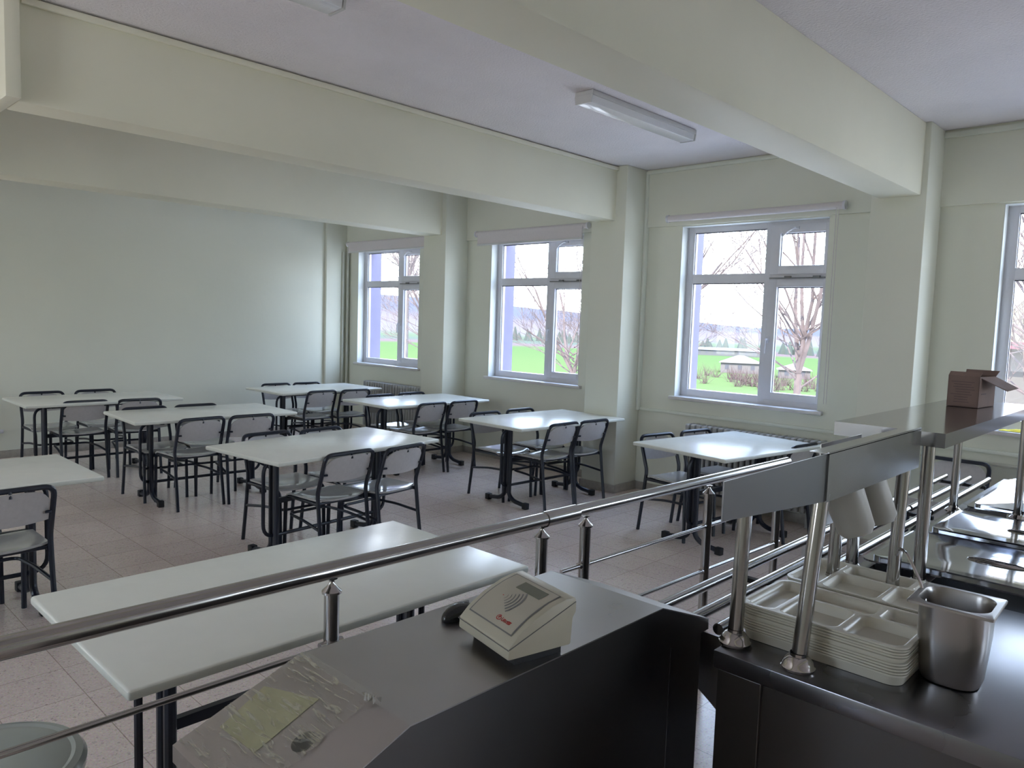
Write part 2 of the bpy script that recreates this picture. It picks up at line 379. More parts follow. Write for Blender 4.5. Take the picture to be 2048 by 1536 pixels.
# ------------------------------------------------------------------ windows
YF = YW+.11
def window(i, x0):
    x1, z0, z1 = x0+WW, WZ0, WZ1
    XM = x0+.845                      # mullion centre
    ZT = z0+1.12                      # transom centre
    b = NB()
    y0, y1 = YF, YF+.06
    box(b, x0, x0+.075, y0, y1, z0, z1, bev=.004); box(b, x1-.03, x1, y0, y1, z0, z1, bev=.004)
    box(b, x0, x1, y0+.0012, y1-.001, z0, z0+.07); box(b, x0, x1, y0+.0012, y1-.001, z1-.055, z1)
    box(b, XM-.055, XM+.015, y0+.0006, y1-.0005, z0+.001, z1-.001, bev=.004); box(b, x0, x1, y0+.0018, y1-.002, ZT-.04, ZT+.045)
    fr = obj('window_frame', b, M['pvc'])
    w = bpy.data.objects.new('window_%d' % i, None); COL.objects.link(w); w.location = (0, 0, 0); w['kind'] = 'structure'
    fr.parent = w
    # two opening sashes on the right
    for nm, (a0, a1, c0, c1) in (('top', (XM-.005, x1-.012, ZT+.030, z1-.03)), ('bot', (XM-.005, x1-.012, z0+.045, ZT-.012))):
        b = NB(); q = .085 if nm == 'top' else .078
        ys0, ys1 = YF-.016, YF+.05
        box(b, a0, a0+q, ys0, ys1, c0, c1, bev=.006); box(b, a1-q+.03, a1, ys0, ys1, c0, c1, bev=.006)
        box(b, a0+.003, a1-.003, ys0+.0012, ys1-.001, c0+.001, c0+q-.01, bev=.004); box(b, a0+.003, a1-.003, ys0+.0012, ys1-.001, c1-q+.01, c1-.001, bev=.004)
        sa = obj('sash', b, M['pvc'], w)
        g = NB(); box(g, a0+q-.01, a1-q+.04, YF+.02, YF+.026, c0+q-.02, c1-q+.02); obj('glass', g, M['glass'], sa, smooth=False)
        g = NB()
        for (ax0, ax1, cz0, cz1) in ((a0+q-.002, a0+q+.004, c0+q-.012, c1-q+.012), (a0+q, a1-q+.03, c1-q+.002, c1-q+.012)):
            box(g, ax0, ax1, YF+.012, YF+.018, cz0, cz1)
        obj('gasket', g, M['gasket'], sa, smooth=False)
        h = NB()
        if nm == 'bot':
            hx, hz = XM+.018, z0+.58
            box(h, hx-.014, hx+.014, YF-.03, YF-.014, hz-.03, hz+.03, bev=.005)
            tube(h, fillet([(hx, YF-.025, hz), (hx, YF-.06, hz), (hx-.004, YF-.062, hz-.06), (hx-.008, YF-.055, hz-.125)], .015), .009, 8)
        else:
            hx, hz = XM+.22, z1-.065
            box(h, hx-.03, hx+.03, YF-.03, YF-.014, hz-.013, hz+.013, bev=.005)
            tube(h, fillet([(hx, YF-.025, hz), (hx, YF-.06, hz), (hx-.06, YF-.062, hz-.03), (hx-.11, YF-.055, hz-.07)], .015), .009, 8)
        obj('window_handle', h, M['pvc'], sa)
    b = NB(); box(b, XM+.0, x1-.01, YF-.02, YF-.012, ZT-.006, ZT+.004)
    for hx in (XM+.17, XM+.42): box(b, hx-.03, hx+.03, YF-.032, YF-.012, ZT-.006, ZT+.016, bev=.003)
    obj('hinge', b, M['grayp'], w, smooth=False)
    for (a0, a1, c0, c1) in ((x0+.075, XM-.055, z0+.07, ZT-.04), (x0+.075, XM-.055, ZT+.045, z1-.055)):
        g = NB(); box(g, a0-.01, a1+.01, YF+.02, YF+.026, c0-.01, c1+.01); obj('glass', g, M['glass'], w, smooth=False)
        g = NB(); box(g, a0, a0+.004, YF+.012, YF+.02, c0, c1); box(g, a0, a1, YF+.008, YF+.02, c1-.008, c1)
        obj('gasket', g, M['gasket'], w, smooth=False)
    b = NB(); box(b, x0-.04, x1+.05, YW-.045, YW+.13, z0-.032, z0, bev=.006); obj('window_sill', b, M['marble'], w)
    b = NB()
    box(b, x0-.0005, x0+.004, YW-.001, YF+.01, z0, z1); box(b, x1-.004, x1+.0005, YW-.001, YF+.01, z0, z1); box(b, x0, x1, YW-.001, YF+.01, z1-.004, z1+.001)
    obj('window_reveal', b, M['reveal'], w, smooth=False)
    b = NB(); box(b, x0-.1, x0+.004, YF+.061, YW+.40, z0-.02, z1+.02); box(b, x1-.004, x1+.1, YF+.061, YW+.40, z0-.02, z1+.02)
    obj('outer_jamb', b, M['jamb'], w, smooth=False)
for i, x in enumerate(WX): window(i+1, x)

# roller blinds
def blind(x0, x1, drop, label):
    t = thing('roller_blind', label, 'blind', (0, 0, 0))
    z = 2.655; y = YW-.075
    b = NB(); tube(b, [(x0, y, z), (x1, y, z)], .030, 16); obj('roll', b, M['blind'], t)
    for x in (x0, x1):
        b = NB(); tube(b, [(x-.01, y, z), (x+.01, y, z)], .036, 16); box(b, x-.004, x+.004, y, YW-.03, z-.02, z+.02); obj('bracket', b, M['pvc'], t)
    if drop > .01:
        b = NB(); box(b, x0+.05, x1-.05, y-.032, y-.028, z-drop, z+.005); obj('fabric', b, M['blind'], t, smooth=False)
        b = NB(); box(b, x0+.05, x1-.05, y-.038, y-.022, z-drop-.018, z-drop+.006, bev=.004); obj('bottom_bar', b, M['lampb'], t)
    b = NB(); tube(b, [(x1-.03, y-.04, z-.02), (x1-.03, y-.035, 1.05)], .0025, 5); tube(b, [(x1-.05, y-.04, z-.02), (x1-.05, y-.035, 1.05)], .0025, 5)
    obj('pull_chain', b, M['blind'], t)
    return t
blind(-3.97, -2.335, 0, 'white roller blind fully rolled up over the near window')
blind(-6.61, -4.93, .125, 'white roller blind with a short strip pulled down over the middle window')
blind(-9.28, -7.45, .11, 'white roller blind over the far corner window')

# radiators
def radiator(x0, x1, label):
    t = thing('radiator', label, 'radiator', (0, 0, 0), group='column radiators under the windows')
    n = int((x1-x0)/.055)
    b = NB()
    for k in range(n):
        x = x0+(k+.5)*(x1-x0)/n
        for yy in (YW-.15, YW-.09, YW-.03-.015): tube(b, fillet([(x, yy, .14), (x, yy, .72)], .01), .019, 8)
        box(b, x-.022, x+.022, YW-.165, YW-.025, .695, .745, bev=.016, seg=3); box(b, x-.022, x+.022, YW-.165, YW-.025, .12, .17, bev=.016, seg=3)
    obj('radiator_column', b, M['radi'], t)
    b = NB(); tube(b, [(x0-.02, YW-.095, .69), (x1+.1, YW-.095, .69)], .013, 8); tube(b, [(x0-.02, YW-.095, .145), (x1+.02, YW-.095, .145)], .013, 8)
    obj('manifold', b, M['pipe'], t)
    b = NB(); 
    for x in (x0+.1, x1-.1):
        box(b, x-.012, x+.012, YW-.14, YW-.05, 0, .13)
    obj('leg', b, M['radi'], t)
radiator(-8.75, -7.35, 'grey column radiator below the far corner window')
radiator(-3.63, -2.35, 'grey column radiator behind the table at the near window')
radiator(-.95, .35, 'grey column radiator under the window at the right edge')
p = NB(); tube(p, [(-2.25, YW-.095, .715), (-2.055, YW-.095, .715)], .014, 8); obj('heating_pipe', p, M['pipe'])
tag(bpy.data.objects['heating_pipe.002'], 'short heating pipe leaving the near radiator towards the pillar', 'pipe')
p = NB(); tube(p, [(-1.645, YW-.06, .735), (-.97, YW-.06, .735)], .014, 8)
tag(obj('heating_pipe', p, M['pipe']), 'heating pipe along the wall behind the lone chair', 'pipe')

# ceiling lamps
def lamp(y0, y1, label):
    xc = -3.165
    t = thing('ceiling_lamp', label, 'ceiling lamp', (xc, (y0+y1)/2, ZC), group='fluorescent ceiling lamps')
    L_ = (y1-y0)/2
    b = NB(); box(b, -.075, .075, -L_, L_, -.035, -.002, bev=.006); obj('housing', b, M['lampb'], t)
    b = NB(); prism(b, [(-.068, -.033), (-.06, -.082), (.06, -.082), (.068, -.033)], -L_+.01, L_-.01, 'y', bev=.006)
    o = obj('diffuser', b, M['diff'], t)
    b = NB()
    for x in (-.03, .03): tube(b, [(x, -L_+.05, -.052), (x, L_-.05, -.052)], .013, 10)
    obj('fluorescent_tube', b, M['pvc'], t)
    for y in (-L_, L_):
        b = NB(); prism(b, [(-.07, -.033), (-.062, -.084), (.062, -.084), (.07, -.033)], y-.006, y+.006, 'y'); obj('end_cap', b, M['lampb'], t)
lamp(3.90, 5.19, 'ribbed fluorescent ceiling lamp between the beams, the fully visible one')
lamp(.80, 2.045, 'fluorescent ceiling lamp cut off by the top edge, only its end visible')

# wall box on blank wall
b = NB(); box(b, XL+.001, XL+.03, 1.85, 2.02, .27, .31, bev=.006)
tag(obj('wall_outlet', b, M['pvc']), 'small white trunking outlet low on the blank wall at left edge', 'outlet')

# ------------------------------------------------------------------ tables
def make_table(label, loc, rz):
    t = thing('dining_table', label, 'table', loc, rz)
    b = NB(); box(b, -.41, .41, -.70, .70, .722, .75, bev=.010, seg=3)
    for f in b.faces: f.material_index = 0 if f.normal.z > .6 else 1
    b.normal_update()
    for f in b.faces: f.material_index = 0 if f.normal.z > .6 else 1
    obj('tabletop', b, [M['lamin'], M['lamedge']], t)
    for sy in (-1, 1):
        y = sy*.45
        for sx_ in (-1, 1):
            b = NB(); tube(b, fillet([(sx_*.026, y, .715), (sx_*.026, y, .09), (sx_*.09, y, .045), (sx_*.235, y, .03)], .07), .019, 10)
            l = obj('leg', b, M['navy'], t)
            b = NB(); box(b, min(sx_*.215, sx_*.265), max(sx_*.215, sx_*.265), y-.024, y+.024, .001, .056, bev=.006); obj('foot_cap', b, M['blackm'], l)
        b = NB(); box(b, -.30, .30, y-.015, y+.015, .70, .722); box(b, -.014, .014, y-.006, y+.006, .1, .70); obj('crosshead', b, M['navy'], t, smooth=False)
    b = NB(); tube(b, fillet([(0, -.53, .675), (0, .53, .675), (0, .53, .17), (0, -.53, .17)], .09, 6, closed=True), .0125, 8, closed=True)
    obj('footrest_frame', b, M['navy'], t)
    b = NB(); box(b, -.012, .012, -.44, .44, .385, .42); obj('crossbar', b, M['navy'], t, smooth=False)
    return t
R = math.radians
TB = [
 ((-8.11, 2.52), 0, 'long grey table nearest the blank wall, in the far left row'),
 ((-6.575, 2.92), -2.3, 'grey table in the second row from the blank wall, with chairs on both long sides'),
 ((-4.558, 2.924), 6, 'grey table mid room, just behind the long bare table at the handrail'),
 ((-8.05, 4.97), 1.5, 'grey table in the far corner in front of the far radiator'),
 ((-6.42, 5.24), -1, 'grey table in the back row between the first two windows, reflecting blue light'),
 ((-4.591, 5.259), -2.2, 'grey table beside the middle pillar with splayed black feet in view'),
 ((-2.766, 5.379), -8, 'bluish reflecting table under the near window, behind the handrail'),
 ((-2.218, 1.322), 0, 'long bare grey table right behind the handrail with no chairs'),
 ((-4.705, .675), 0, 'grey table cut off by the left edge, its corner above the near chair'),
]
tables = []
for (xy, a, lb) in TB:
    if not tables: tables.append(make_table(lb, (*xy, 0), R(a))); tables[0]['group'] = 'canteen dining tables'
    else: tables.append(dup(tables[0], (*xy, 0), R(a), lb, 'canteen dining tables'))

tables[6].scale = (1.04, .92, 1)
# ------------------------------------------------------------------ chairs
def seat_mesh():
    b = NB(); nx, ny = 12, 12; th = .012
    def P(u, v, z):
        # u forward 0..1, v -1..1 ; rounded outline
        x = .035+u*.395; w = .192+.010*u
        y = v*w
        cx = abs(v)**6; x = .035+.395*u if True else x
        if u > .5: x -= .045*((u-.5)*2)**2*abs(v)**3.5
        if u < .5: x += .03*((.5-u)*2)**2*abs(v)**3
        zz = .445-.018*(1-v*v)*math.sin(PI*min(1, u*1.15))+.010*abs(v)**2
        if u > .8: zz -= .016*((u-.8)/.2)**2
        return (x, y, zz+z)
    for z, flip in ((0, False), (-th, True)):
        g = [[b.verts.new(P(i/nx, -1+2*j/ny, z)) for j in range(ny+1)] for i in range(nx+1)]
        for i in range(nx):
            for j in range(ny):
                q = (g[i][j], g[i+1][j], g[i+1][j+1], g[i][j+1])
                b.faces.new(q if not flip else q[::-1])
        if not flip: G0 = g
        else: G1 = g
    ring = lambda g: [g[i][0] for i in range(nx)]+[g[nx][j] for j in range(ny)]+[g[i][ny] for i in range(nx, 0, -1)]+[g[0][j] for j in range(ny, 0, -1)]
    A, B = ring(G0), ring(G1); n = len(A)
    for k in range(n): b.faces.new((A[k], B[k], B[(k+1) % n], A[(k+1) % n]))
    bmesh.ops.recalc_face_normals(b, faces=b.faces)
    return b
def back_mesh():
    b = NB(); ny, nz = 14, 8; th = .008
    G = []
    for s in (0, 1):
        g = []
        for i in range(nz+1):
            w = i/nz; row = []
            for j in range(ny+1):
                v = -1+2*j/ny
                z0_, z1_ = .580, .742
                if w > .5: zt = z1_-.05*abs(v)**5
                z = z0_+(z1_-z0_)*w
                if w > .5: z -= (w-.5)*2*.055*abs(v)**5
                z -= (1-w)*.012*(1-v*v)
                lean = .045-.083*(z-.50)/.26
                x = lean-.022*(1-v*v)-s*th+.006
                row.append(b.verts.new((x, v*.179, z)))
            g.append(row)
        G.append(g)
    for s, g in enumerate(G):
        for i in range(nz):
            for j in range(ny):
                q = (g[i][j], g[i][j+1], g[i+1][j+1], g[i+1][j])
                b.faces.new(q if s == 0 else q[::-1])
    ring = lambda g: g[0][:-1]+[g[i][ny] for i in range(nz)]+g[nz][:0:-1]+[g[i][0] for i in range(nz, 0, -1)]
    A, B = ring(G[0]), ring(G[1]); n = len(A)
    for k in range(n): b.faces.new((A[k], B[k], B[(k+1) % n], A[(k+1) % n]))
    bmesh.ops.recalc_face_normals(b, faces=b.faces)
    return b
def make_chair():
    t = thing('canteen_chair', '', 'chair')
    obj('seat', seat_mesh(), M['seat'], t)
    bk = obj('backrest', back_mesh(), M['backm'], t)
    for (y, z, dy, dz) in ((0, .742, 0, 1), (.179, .625, 1, 0), (-.172, .625, -1, 0)):
        lean = .045-.083*(z-.50)/.26
        b = NB(); tube(b, [(lean-.020, y-dy*.014, z-dz*.022), (lean-.012, y+dy*.012, z+dz*.012)], .0075, 6)
        obj('fixing_tab', b, M['navy'], bk)
    W_ = .195
    for s in (-1, 1):
        b = NB(); tube(b, fillet([(-.015, s*(W_+.004), 0), (.025, s*W_, .30), (.045, s*W_, .47)], .1), .0135, 8); obj('leg', b, M['navy'], t)
        b = NB(); tube(b, fillet([(.44, s*.178, 0), (.425, s*.178, .425), (.05, s*.190, .425)], .055, 6), .0135, 8); obj('leg', b, M['navy'], t)
    b = NB(); tube(b, fillet([(.045, -W_, .46), (.045, -W_, .50), (-.036, -W_, .757), (-.036, W_, .757), (.045, W_, .50), (.045, W_, .46)], .055, 6), .014, 8)
    obj('back_frame', b, M['navy'], t)
    b = NB(); tube(b, fillet([(.03, -W_, .26), (.22, -.175, .285), (.43, -.15, .29), (.43, .15, .29), (.22, .175, .285), (.03, W_, .26)], .05, 5), .010, 8)
    tube(b, [(.06, -W_, .425), (.06, W_, .425)], .010, 8); tube(b, [(.34, -.17, .418), (.34, .17, .418)], .010, 8)
    obj('stretcher', b, M['navy'], t)
    return t
# x of rear feet, y centre, direction (1 faces +X), extra turn
CH = [
 (-4.13, 2.79, -1, 4, 'nearer of two chairs on the camera side of the middle table, seen from behind'),
 (-4.10, 3.22, -1, 9, 'chair with a bright glossy seat at the right end of the middle table'),
 (-5.08, 2.75, 1, 3, 'chair tucked behind the left end of the middle table, seat showing under it'),
 (-5.05, 3.19, 1, 6, 'chair behind the right half of the middle table, back just above the top'),
 (-4.225, 5.08, -1, 0, 'left of two chairs on the near side of the table beside the middle pillar'),
 (-4.205, 5.49, -1, -3, 'right of two chairs on the near side of the table beside the middle pillar'),
 (-5.10, 5.02, 1, -2, 'chair on the far side of the pillar table, left one with its whole side visible'),
 (-5.10, 5.51, 1, 0, 'chair on the far side of the pillar table, nearer the wall'),
 (-3.31, 5.24, 1, -9, 'chair at the left end of the blue reflecting table under the near window'),
 (-3.24, 5.73, 1, -9, 'chair behind the blue reflecting table, against the near radiator'),
 (-2.37, 5.77, -1, -6, 'chair at the right side of the near window table, partly behind the handrail'),
 (-6.13, 2.70, -1, 3, 'left of two chairs on the near side of the second row table'),
 (-6.10, 3.13, -1, -4, 'right of two chairs on the near side of the second row table'),
 (-7.00, 2.59, 1, 0, 'left chair on the far side of the second row table'),
 (-6.97, 3.04, 1, -3, 'right chair on the far side of the second row table'),
 (-7.80, 2.33, -1, 0, 'left of two chairs on the near side of the table by the blank wall'),
 (-7.72, 2.79, -1, -6, 'right of two chairs on the near side of the table by the blank wall'),
 (-8.72, 2.22, 1, 0, 'left chair between the far left table and the blank wall'),
 (-8.72, 2.72, 1, 0, 'right chair between the far left table and the blank wall'),
 (-7.62, 4.77, -1, 3, 'left of two chairs on the near side of the far corner table'),
 (-7.57, 5.20, -1, -3, 'right of two chairs on the near side of the far corner table'),
 (-8.58, 4.75, 1, 0, 'left chair behind the far corner table'),
 (-8.56, 5.17, 1, 0, 'right chair behind the far corner table'),
 (-6.02, 5.09, -1, 3, 'left of two chairs on the near side of the back row table between the windows'),
 (-6.00, 5.52, -1, 0, 'right of two chairs on the near side of the back row table between the windows'),
 (-6.87, 5.09, 1, 0, 'left chair behind the back row table, in front of the wall under the first windows'),
 (-6.90, 5.56, 1, 0, 'right chair behind the back row table, in front of the wall under the first windows'),
 (-4.20, .91, -1, 2, 'large near chair at the left edge of the picture, seen from behind'),
 (-5.22, .80, 1, 3, 'chair across the left edge table, only its seat corner in view'),
]
ch0 = make_chair()
for k, (x, y, d, a, lb) in enumerate(CH):
    loc = (x, y, 0); rz = R(a)+(0 if d > 0 else PI)
    if k == 0: ch0.location = loc; ch0.rotation_euler = (0, 0, rz); ch0['label'] = lb; ch0['group'] = 'black framed canteen chairs'
    else: dup(ch0, loc, rz, lb, 'black framed canteen chairs')
dup(ch0, (-1.35, 6.02, 0), -PI/2, 'lone chair by the wall seen behind the steel serving counter', 'black framed canteen chairs')

# ------------------------------------------------------------------ handrail
t = thing('handrail', 'polished steel railing with round posts crossing the picture', 'railing', (-1.73, 1.1, 0))
RL = t
def rxx(y): return -1.772+.030*y
def hb(name, fn, m='tubes', par=RL):
    b = NB(); fn(b)
    for v in b.verts: v.co -= Vector((-1.73, 1.1, 0))
    return obj(name, b, M[m], par)
hb('top_rail', lambda b: tube(b, [(rxx(-.7), -.7, .95), (rxx(2.0), 2.0, .95)], .025, 24))
hb('top_rail', lambda b: tube(b, [(rxx(2.1), 2.1, .953), (rxx(3.87), 3.87, .953)], .0225, 24))
hb('coupling', lambda b: (tube(b, [(rxx(1.985), 1.985, .95), (rxx(2.155), 2.155, .95)], .0285, 24)))
hb('lower_rail', lambda b: tube(b, [(-1.735, -.7, .745), (-1.705, 2.0, .745)], .008, 12))
hb('lower_rail', lambda b: tube(b, [(-1.705, 2.08, .74), (-1.655, 3.77, .74)], .008, 12))
hb('lower_rail', lambda b: tube(b, [(-1.735, -.7, .53), (-1.705, 2.0, .53)], .008, 12))
hb('lower_rail', lambda b: tube(b, [(-1.705, 2.08, .53), (-1.655, 3.77, .53)], .008, 12))
for y in (-.35, 1.13, 1.975, 2.215, 3.09, 3.78):
    x = rxx(y)
    p = hb('post', lambda b: lathe(b, [(0, 0), (.05, 0), (.05, .008), (.021, .014), (.021, .885), (.0, .885)], 20, x, y))
    hb('post_cap', lambda b: lathe(b, [(0, .884), (.0275, .886), (.0275, .892), (.014, .905), (.008, .914), (.0075, .920), (.016, .926), (.0, .928)], 20, x, y), 'steel', p)
    hb('rail_clamp', lambda b: [tube(b, [(x, y-.035, zz), (x, y+.035, zz)], .0125, 10) for zz in (.74, .53)], 'steel', p)

# ------------------------------------------------------------------ cash desk
t = thing('cash_desk', 'brushed steel cash desk with sloping front in the foreground', 'desk', (-1.20, 1.2, 0))
DK = t
def dk(name, b, m, par=None, **k):
    for v in b.verts: v.co -= Vector((-1.20, 1.2, 0))
    return obj(name, b, M[m] if isinstance(m, str) else m, par or DK, **k)
b = NB()
prof = [(.559, .79), (.559, .824), (.824, .92), (1.655, .92), (1.90, .826), (1.90, .795), (1.897, .795), (1.897, .8235), (1.6545, .917), (.8245, .917), (.562, .8225), (.562, .79)]
prism(b, prof, -1.394, -1.0105, 'x'); dk('desk_top', b, 'sheet', smooth=False)
b = NB(); prism(b, [(.59, .82), (.83, .905), (1.65, .905), (1.86, .82), (1.86, .02), (.59, .02)], -1.380, -1.022, 'x', bev=.003); dk('body', b, 'shadesteel')
b = NB(); prism(b, [(.563, .78), (.563, .8215), (.825, .9165), (1.655, .9165), (1.896, .8235), (1.896, .795), (1.86, .795), (1.86, .30), (1.76, .30), (1.70, .42), (.563, .42)], -1.022, -1.0108, 'x'); dk('side_panel', b, 'shadesteel')
b = NB(); box(b, -1.0109, -1.0098, 1.700, 1.703, .42, .80); dk('seam', b, 'sheet2', smooth=False)
# slope frame helper for things stuck to the sloped front
sA = math.atan2(.92-.824, .824-.559)
def slope_pt(x, s, h=0):     # s distance along slope from lower edge
    return Vector((x, .559+s*math.cos(sA)-h*math.sin(sA), .824+s*math.sin(sA)+h*math.cos(sA)))
def slope_thing(name, label, cat, poly, h0, h1, m, sub=0):
    b = NB()
    A = [b.verts.new(slope_pt(x, s, h0)) for x, s in poly]; B = [b.verts.new(slope_pt(x, s, h1)) for x, s in poly]
    n = len(poly); b.faces.new(A); b.faces.new(B[::-1])
    for i in range(n): b.faces.new((A[i], B[i], B[(i+1) % n], A[(i+1) % n]))
    bmesh.ops.recalc_face_normals(b, faces=b.faces)
    return tag(obj(name, b, M[m], smooth=False), label, cat)
def ss(y): return (y-.559)/math.cos(sA)
slope_thing('paper_note', 'yellowed paper note taped to the sloping desk front', 'note', [(-1.349, ss(.631)), (-1.222, ss(.636)), (-1.229, ss(.774)), (-1.372, ss(.735))], .0006, .0014, 'note')
# crumpled clear tape over the note: a wrinkled sheet
b = NB(); nx, ny = 40, 34
rnd = random.Random(3); g = []
from mathutils import noise as mno
for i in range(nx+1):
    row = []
    for j in range(ny+1):
        u, v = i/nx, j/ny
        x = -1.394+.003+u*.262; s = .012+v*(ss(.824)-.012+.015)
        x += .012*mno.noise(Vector((v*9, 3, 0)))*(u > .9)
        h = .0022+.0022*abs(mno.noise(Vector((x*55+s*60, (x-s)*18, 1))))+.0018*abs(mno.noise(Vector((x*20-s*50, s*90, 5))))
        row.append(b.verts.new(slope_pt(x, s, h)))
    g.append(row)
for i in range(nx):
    for j in range(ny): b.faces.new((g[i][j], g[i+1][j], g[i+1][j+1], g[i][j+1]))
o = obj('clear_tape', b, M['tape'], ang=180); tag(o, 'crinkled transparent packing tape covering the note on the desk slope', 'tape')
# loose crumpled end of tape sticking up at the edge
b = NB()
for k in range(5):
    x = -1.135+.006*k; y = .812+.003*k
    a = [b.verts.new((x+rnd.uniform(-.006, .006), y+rnd.uniform(-.006, .008), .921+q*.012+rnd.uniform(0, .003))) for q in (0, 0, 1, 1)]
    b.faces.new((a[0], a[1], a[3], a[2]))
dk_t = obj('tape_end', b, M['cup'], o, smooth=False)
c = slope_pt(-1.159, ss(.697), 0)
b = NB(); poly = [(-1.160+.0215*math.cos(2*PI*k/32), ss(.699)+.0235*math.sin(2*PI*k/32)) for k in range(32)]
st = slope_thing('round_sticker', 'small round black sticker on the desk slope', 'sticker', poly, .0006, .0016, 'blackm'); b.free()
for poly in ([(-1.181, ss(.688)), (-1.160, ss(.694)), (-1.158, ss(.699)), (-1.178, ss(.693))], [(-1.168, ss(.699)), (-1.150, ss(.712)), (-1.146, ss(.709)), (-1.163, ss(.694))], [(-1.158, ss(.706)), (-1.143, ss(.720)), (-1.141, ss(.717)), (-1.154, ss(.702))]):
    b = NB(); A = [b.verts.new(slope_pt(x, s, .0019)) for x, s in poly]; b.faces.new(A)
    obj('sticker_print', b, M['grayp'], st, smooth=False)

# ------------------------------------------------------------------ card reader
# local frame: +y towards the back of the device, x to its right
RD = thing('card_reader', 'cream desktop card reader with grey display on the steel desk', 'card reader', (-1.118, 1.205, .92), R(-12))
hw = .103
KY = .87
def ky(y): return -.085+(y+.085)*KY
side = [(-.085, .022), (-.083, .048), (-.055, .072), (-.010, .098), (.045, .119), (.088, .128), (.118, .128), (.122, .118), (.122, .095), (.112, .082), (.108, .022)]
side = [(ky(y), z) for y, z in side]
b = NB(); prism(b, side, -hw, hw, 'x', bev=.005); obj('casing', b, M['plast'], RD)
b = NB(); box(b, -hw+.02, hw-.02, -.055, .07, .0, .024); obj('base_foot', b, M['blackm'], RD, smooth=False)
# seam along both sides and front
b = NB()
for sx_ in (-1, 1): tube(b, [(sx_*(hw+.0002), -.083, .046), (sx_*(hw+.0002), ky(.118), .118)], .0012, 5)
tube(b, [(-hw, -.0850, .045), (hw, -.0850, .045)], .0010, 5)
obj('seam_line', b, M['grayp'], RD)
# curved top faceplate built along profile
tp = [(-.068, .0625), (-.055, .072), (-.033, .0855), (-.010, .098), (.017, .109), (.045, .119), (.066, .1235), (.088, .128)]
tp = [(ky(y), z) for y, z in tp]
def top_at(s):           # s 0..1 over faceplate -> (y,z), normal
    L_ = [0]
    for a, c_ in zip(tp, tp[1:]): L_.append(L_[-1]+math.dist(a, c_))
    d = s*L_[-1]
    for i in range(len(tp)-1):
        if d <= L_[i+1]+1e-9:
            f = (d-L_[i])/(L_[i+1]-L_[i]); a, c_ = tp[i], tp[i+1]
            break
    y, z = a[0]+(c_[0]-a[0])*f, a[1]+(c_[1]-a[1])*f
    n = Vector((0, -(c_[1]-a[1]), c_[0]-a[0])).normalized()
    return Vector((0, y, z)), n
def plate(name, m, x0, x1, s0, s1, h, nseg=14, par=RD):
    b = NB(); rows = []
    for i in range(nseg+1):
        p_, n = top_at(s0+(s1-s0)*i/nseg); q = p_+n*h
        rows.append([b.verts.new((x0, q.y, q.z)), b.verts.new((x1, q.y, q.z))])
    for a, c_ in zip(rows, rows[1:]): b.faces.new((a[0], a[1], c_[1], c_[0]))
    return obj(name, b, M[m], par, ang=180)
plate('face_border', 'grayp', -.086, .086, .03, .99, .0008)
FP = plate('face_label', 'plastp', -.082, .082, .05, .975, .0014)
plate('display', 'lcd', -.032, .058, .72, .91, .0020, par=FP)
def tp3(x, s, h):
    p_, n = top_at(s); q = p_+n*h; return Vector((x, q.y, q.z))
LT = .185
# radio wave arcs
for k in range(6):
    rr = .014+k*.0100; wd = .0008+k*.00045; a0 = R(38)
    b = NB(); n = 12; rows = []
    for i in range(n+1):
        a = -a0+2*a0*i/n; ww = wd*(.5+.5*math.cos((i/n-.5)*2.4))
        rows.append([b.verts.new(tp3(-.036+(rr+q*ww)*math.cos(a), .50+(rr+q*ww)*math.sin(a)/LT, .0020)) for q in (-1, 1)])
    for a, c_ in zip(rows, rows[1:]): b.faces.new((a[0], a[1], c_[1], c_[0]))
    obj('wave_mark', b, M['grayp'], FP, smooth=False)
b = NB(); vs = [b.verts.new(tp3(-.036+.0018*math.cos(a), .50+.0018*math.sin(a)/LT, .0020)) for a in [2*PI*q/12 for q in range(12)]]; b.faces.new(vs)
obj('indicator_dot', b, M['redp'], FP, smooth=False)
# logo: small swirl and word as font mesh laid on the plate
def strokes(name, lines, wd, m, x0, s0, sc):
    b = NB()
    for ln in lines:
        for (a, c_) in zip(ln, ln[1:]):
            a = Vector(a); c_ = Vector(c_); d = (c_-a); 
            if d.length == 0: continue
            d.normalize(); nn = Vector((-d.y, d.x))*wd
            ps = [a+nn-d*wd*.4, a-nn-d*wd*.4, c_-nn+d*wd*.4, c_+nn+d*wd*.4]
            b.faces.new([b.verts.new(tp3(x0+p_.x*sc, s0+p_.y*sc/LT, .0021)) for p_ in ps])
    return obj(name, b, M[m], FP, smooth=False)
arc = lambda cx, cy, r, a0, a1, n=10: [(cx+r*math.cos(R(a0+(a1-a0)*i/n)), cy+r*math.sin(R(a0+(a1-a0)*i/n))) for i in range(n+1)]
X0, S0, SC = .008, .14, .0118
strokes('logo_emblem', [arc(.5, .5, .62, 60, 320), arc(.85, .38, .33, -80, 200), arc(.62, .62, .26, 20, 240)], .085, 'redp', X0, S0, SC)
word = []
cx = 1.55
word.append([(cx, 1.0), (cx, .25), (cx+.12, .05), (cx+.3, .05), (cx+.42, .25), (cx+.42, .75)]); cx += .62      # U
word.append([(cx, 0), (cx, .75), (cx+.32, .75), (cx+.38, .55), (cx+.28, .42), (cx, .40)]); word.append([(cx+.2, .4), (cx+.42, 0)]); cx += .60   # r/R
word.append(arc(cx+.24, .38, .28, 0, 360, 12)); cx += .66                                                       # o
word.append([(cx, 0), (cx, .7)]); word.append([(cx-.1, .75), (cx+.95, .75)]); word.append([(cx+.25, 0), (cx+.25, .7)]); word.append([(cx+.5, 0), (cx+.5, .7)]); word.append([(cx+.75, .1), (cx+.75, .7)])
strokes('logo_text', word, .075, 'redp', X0, S0, SC)

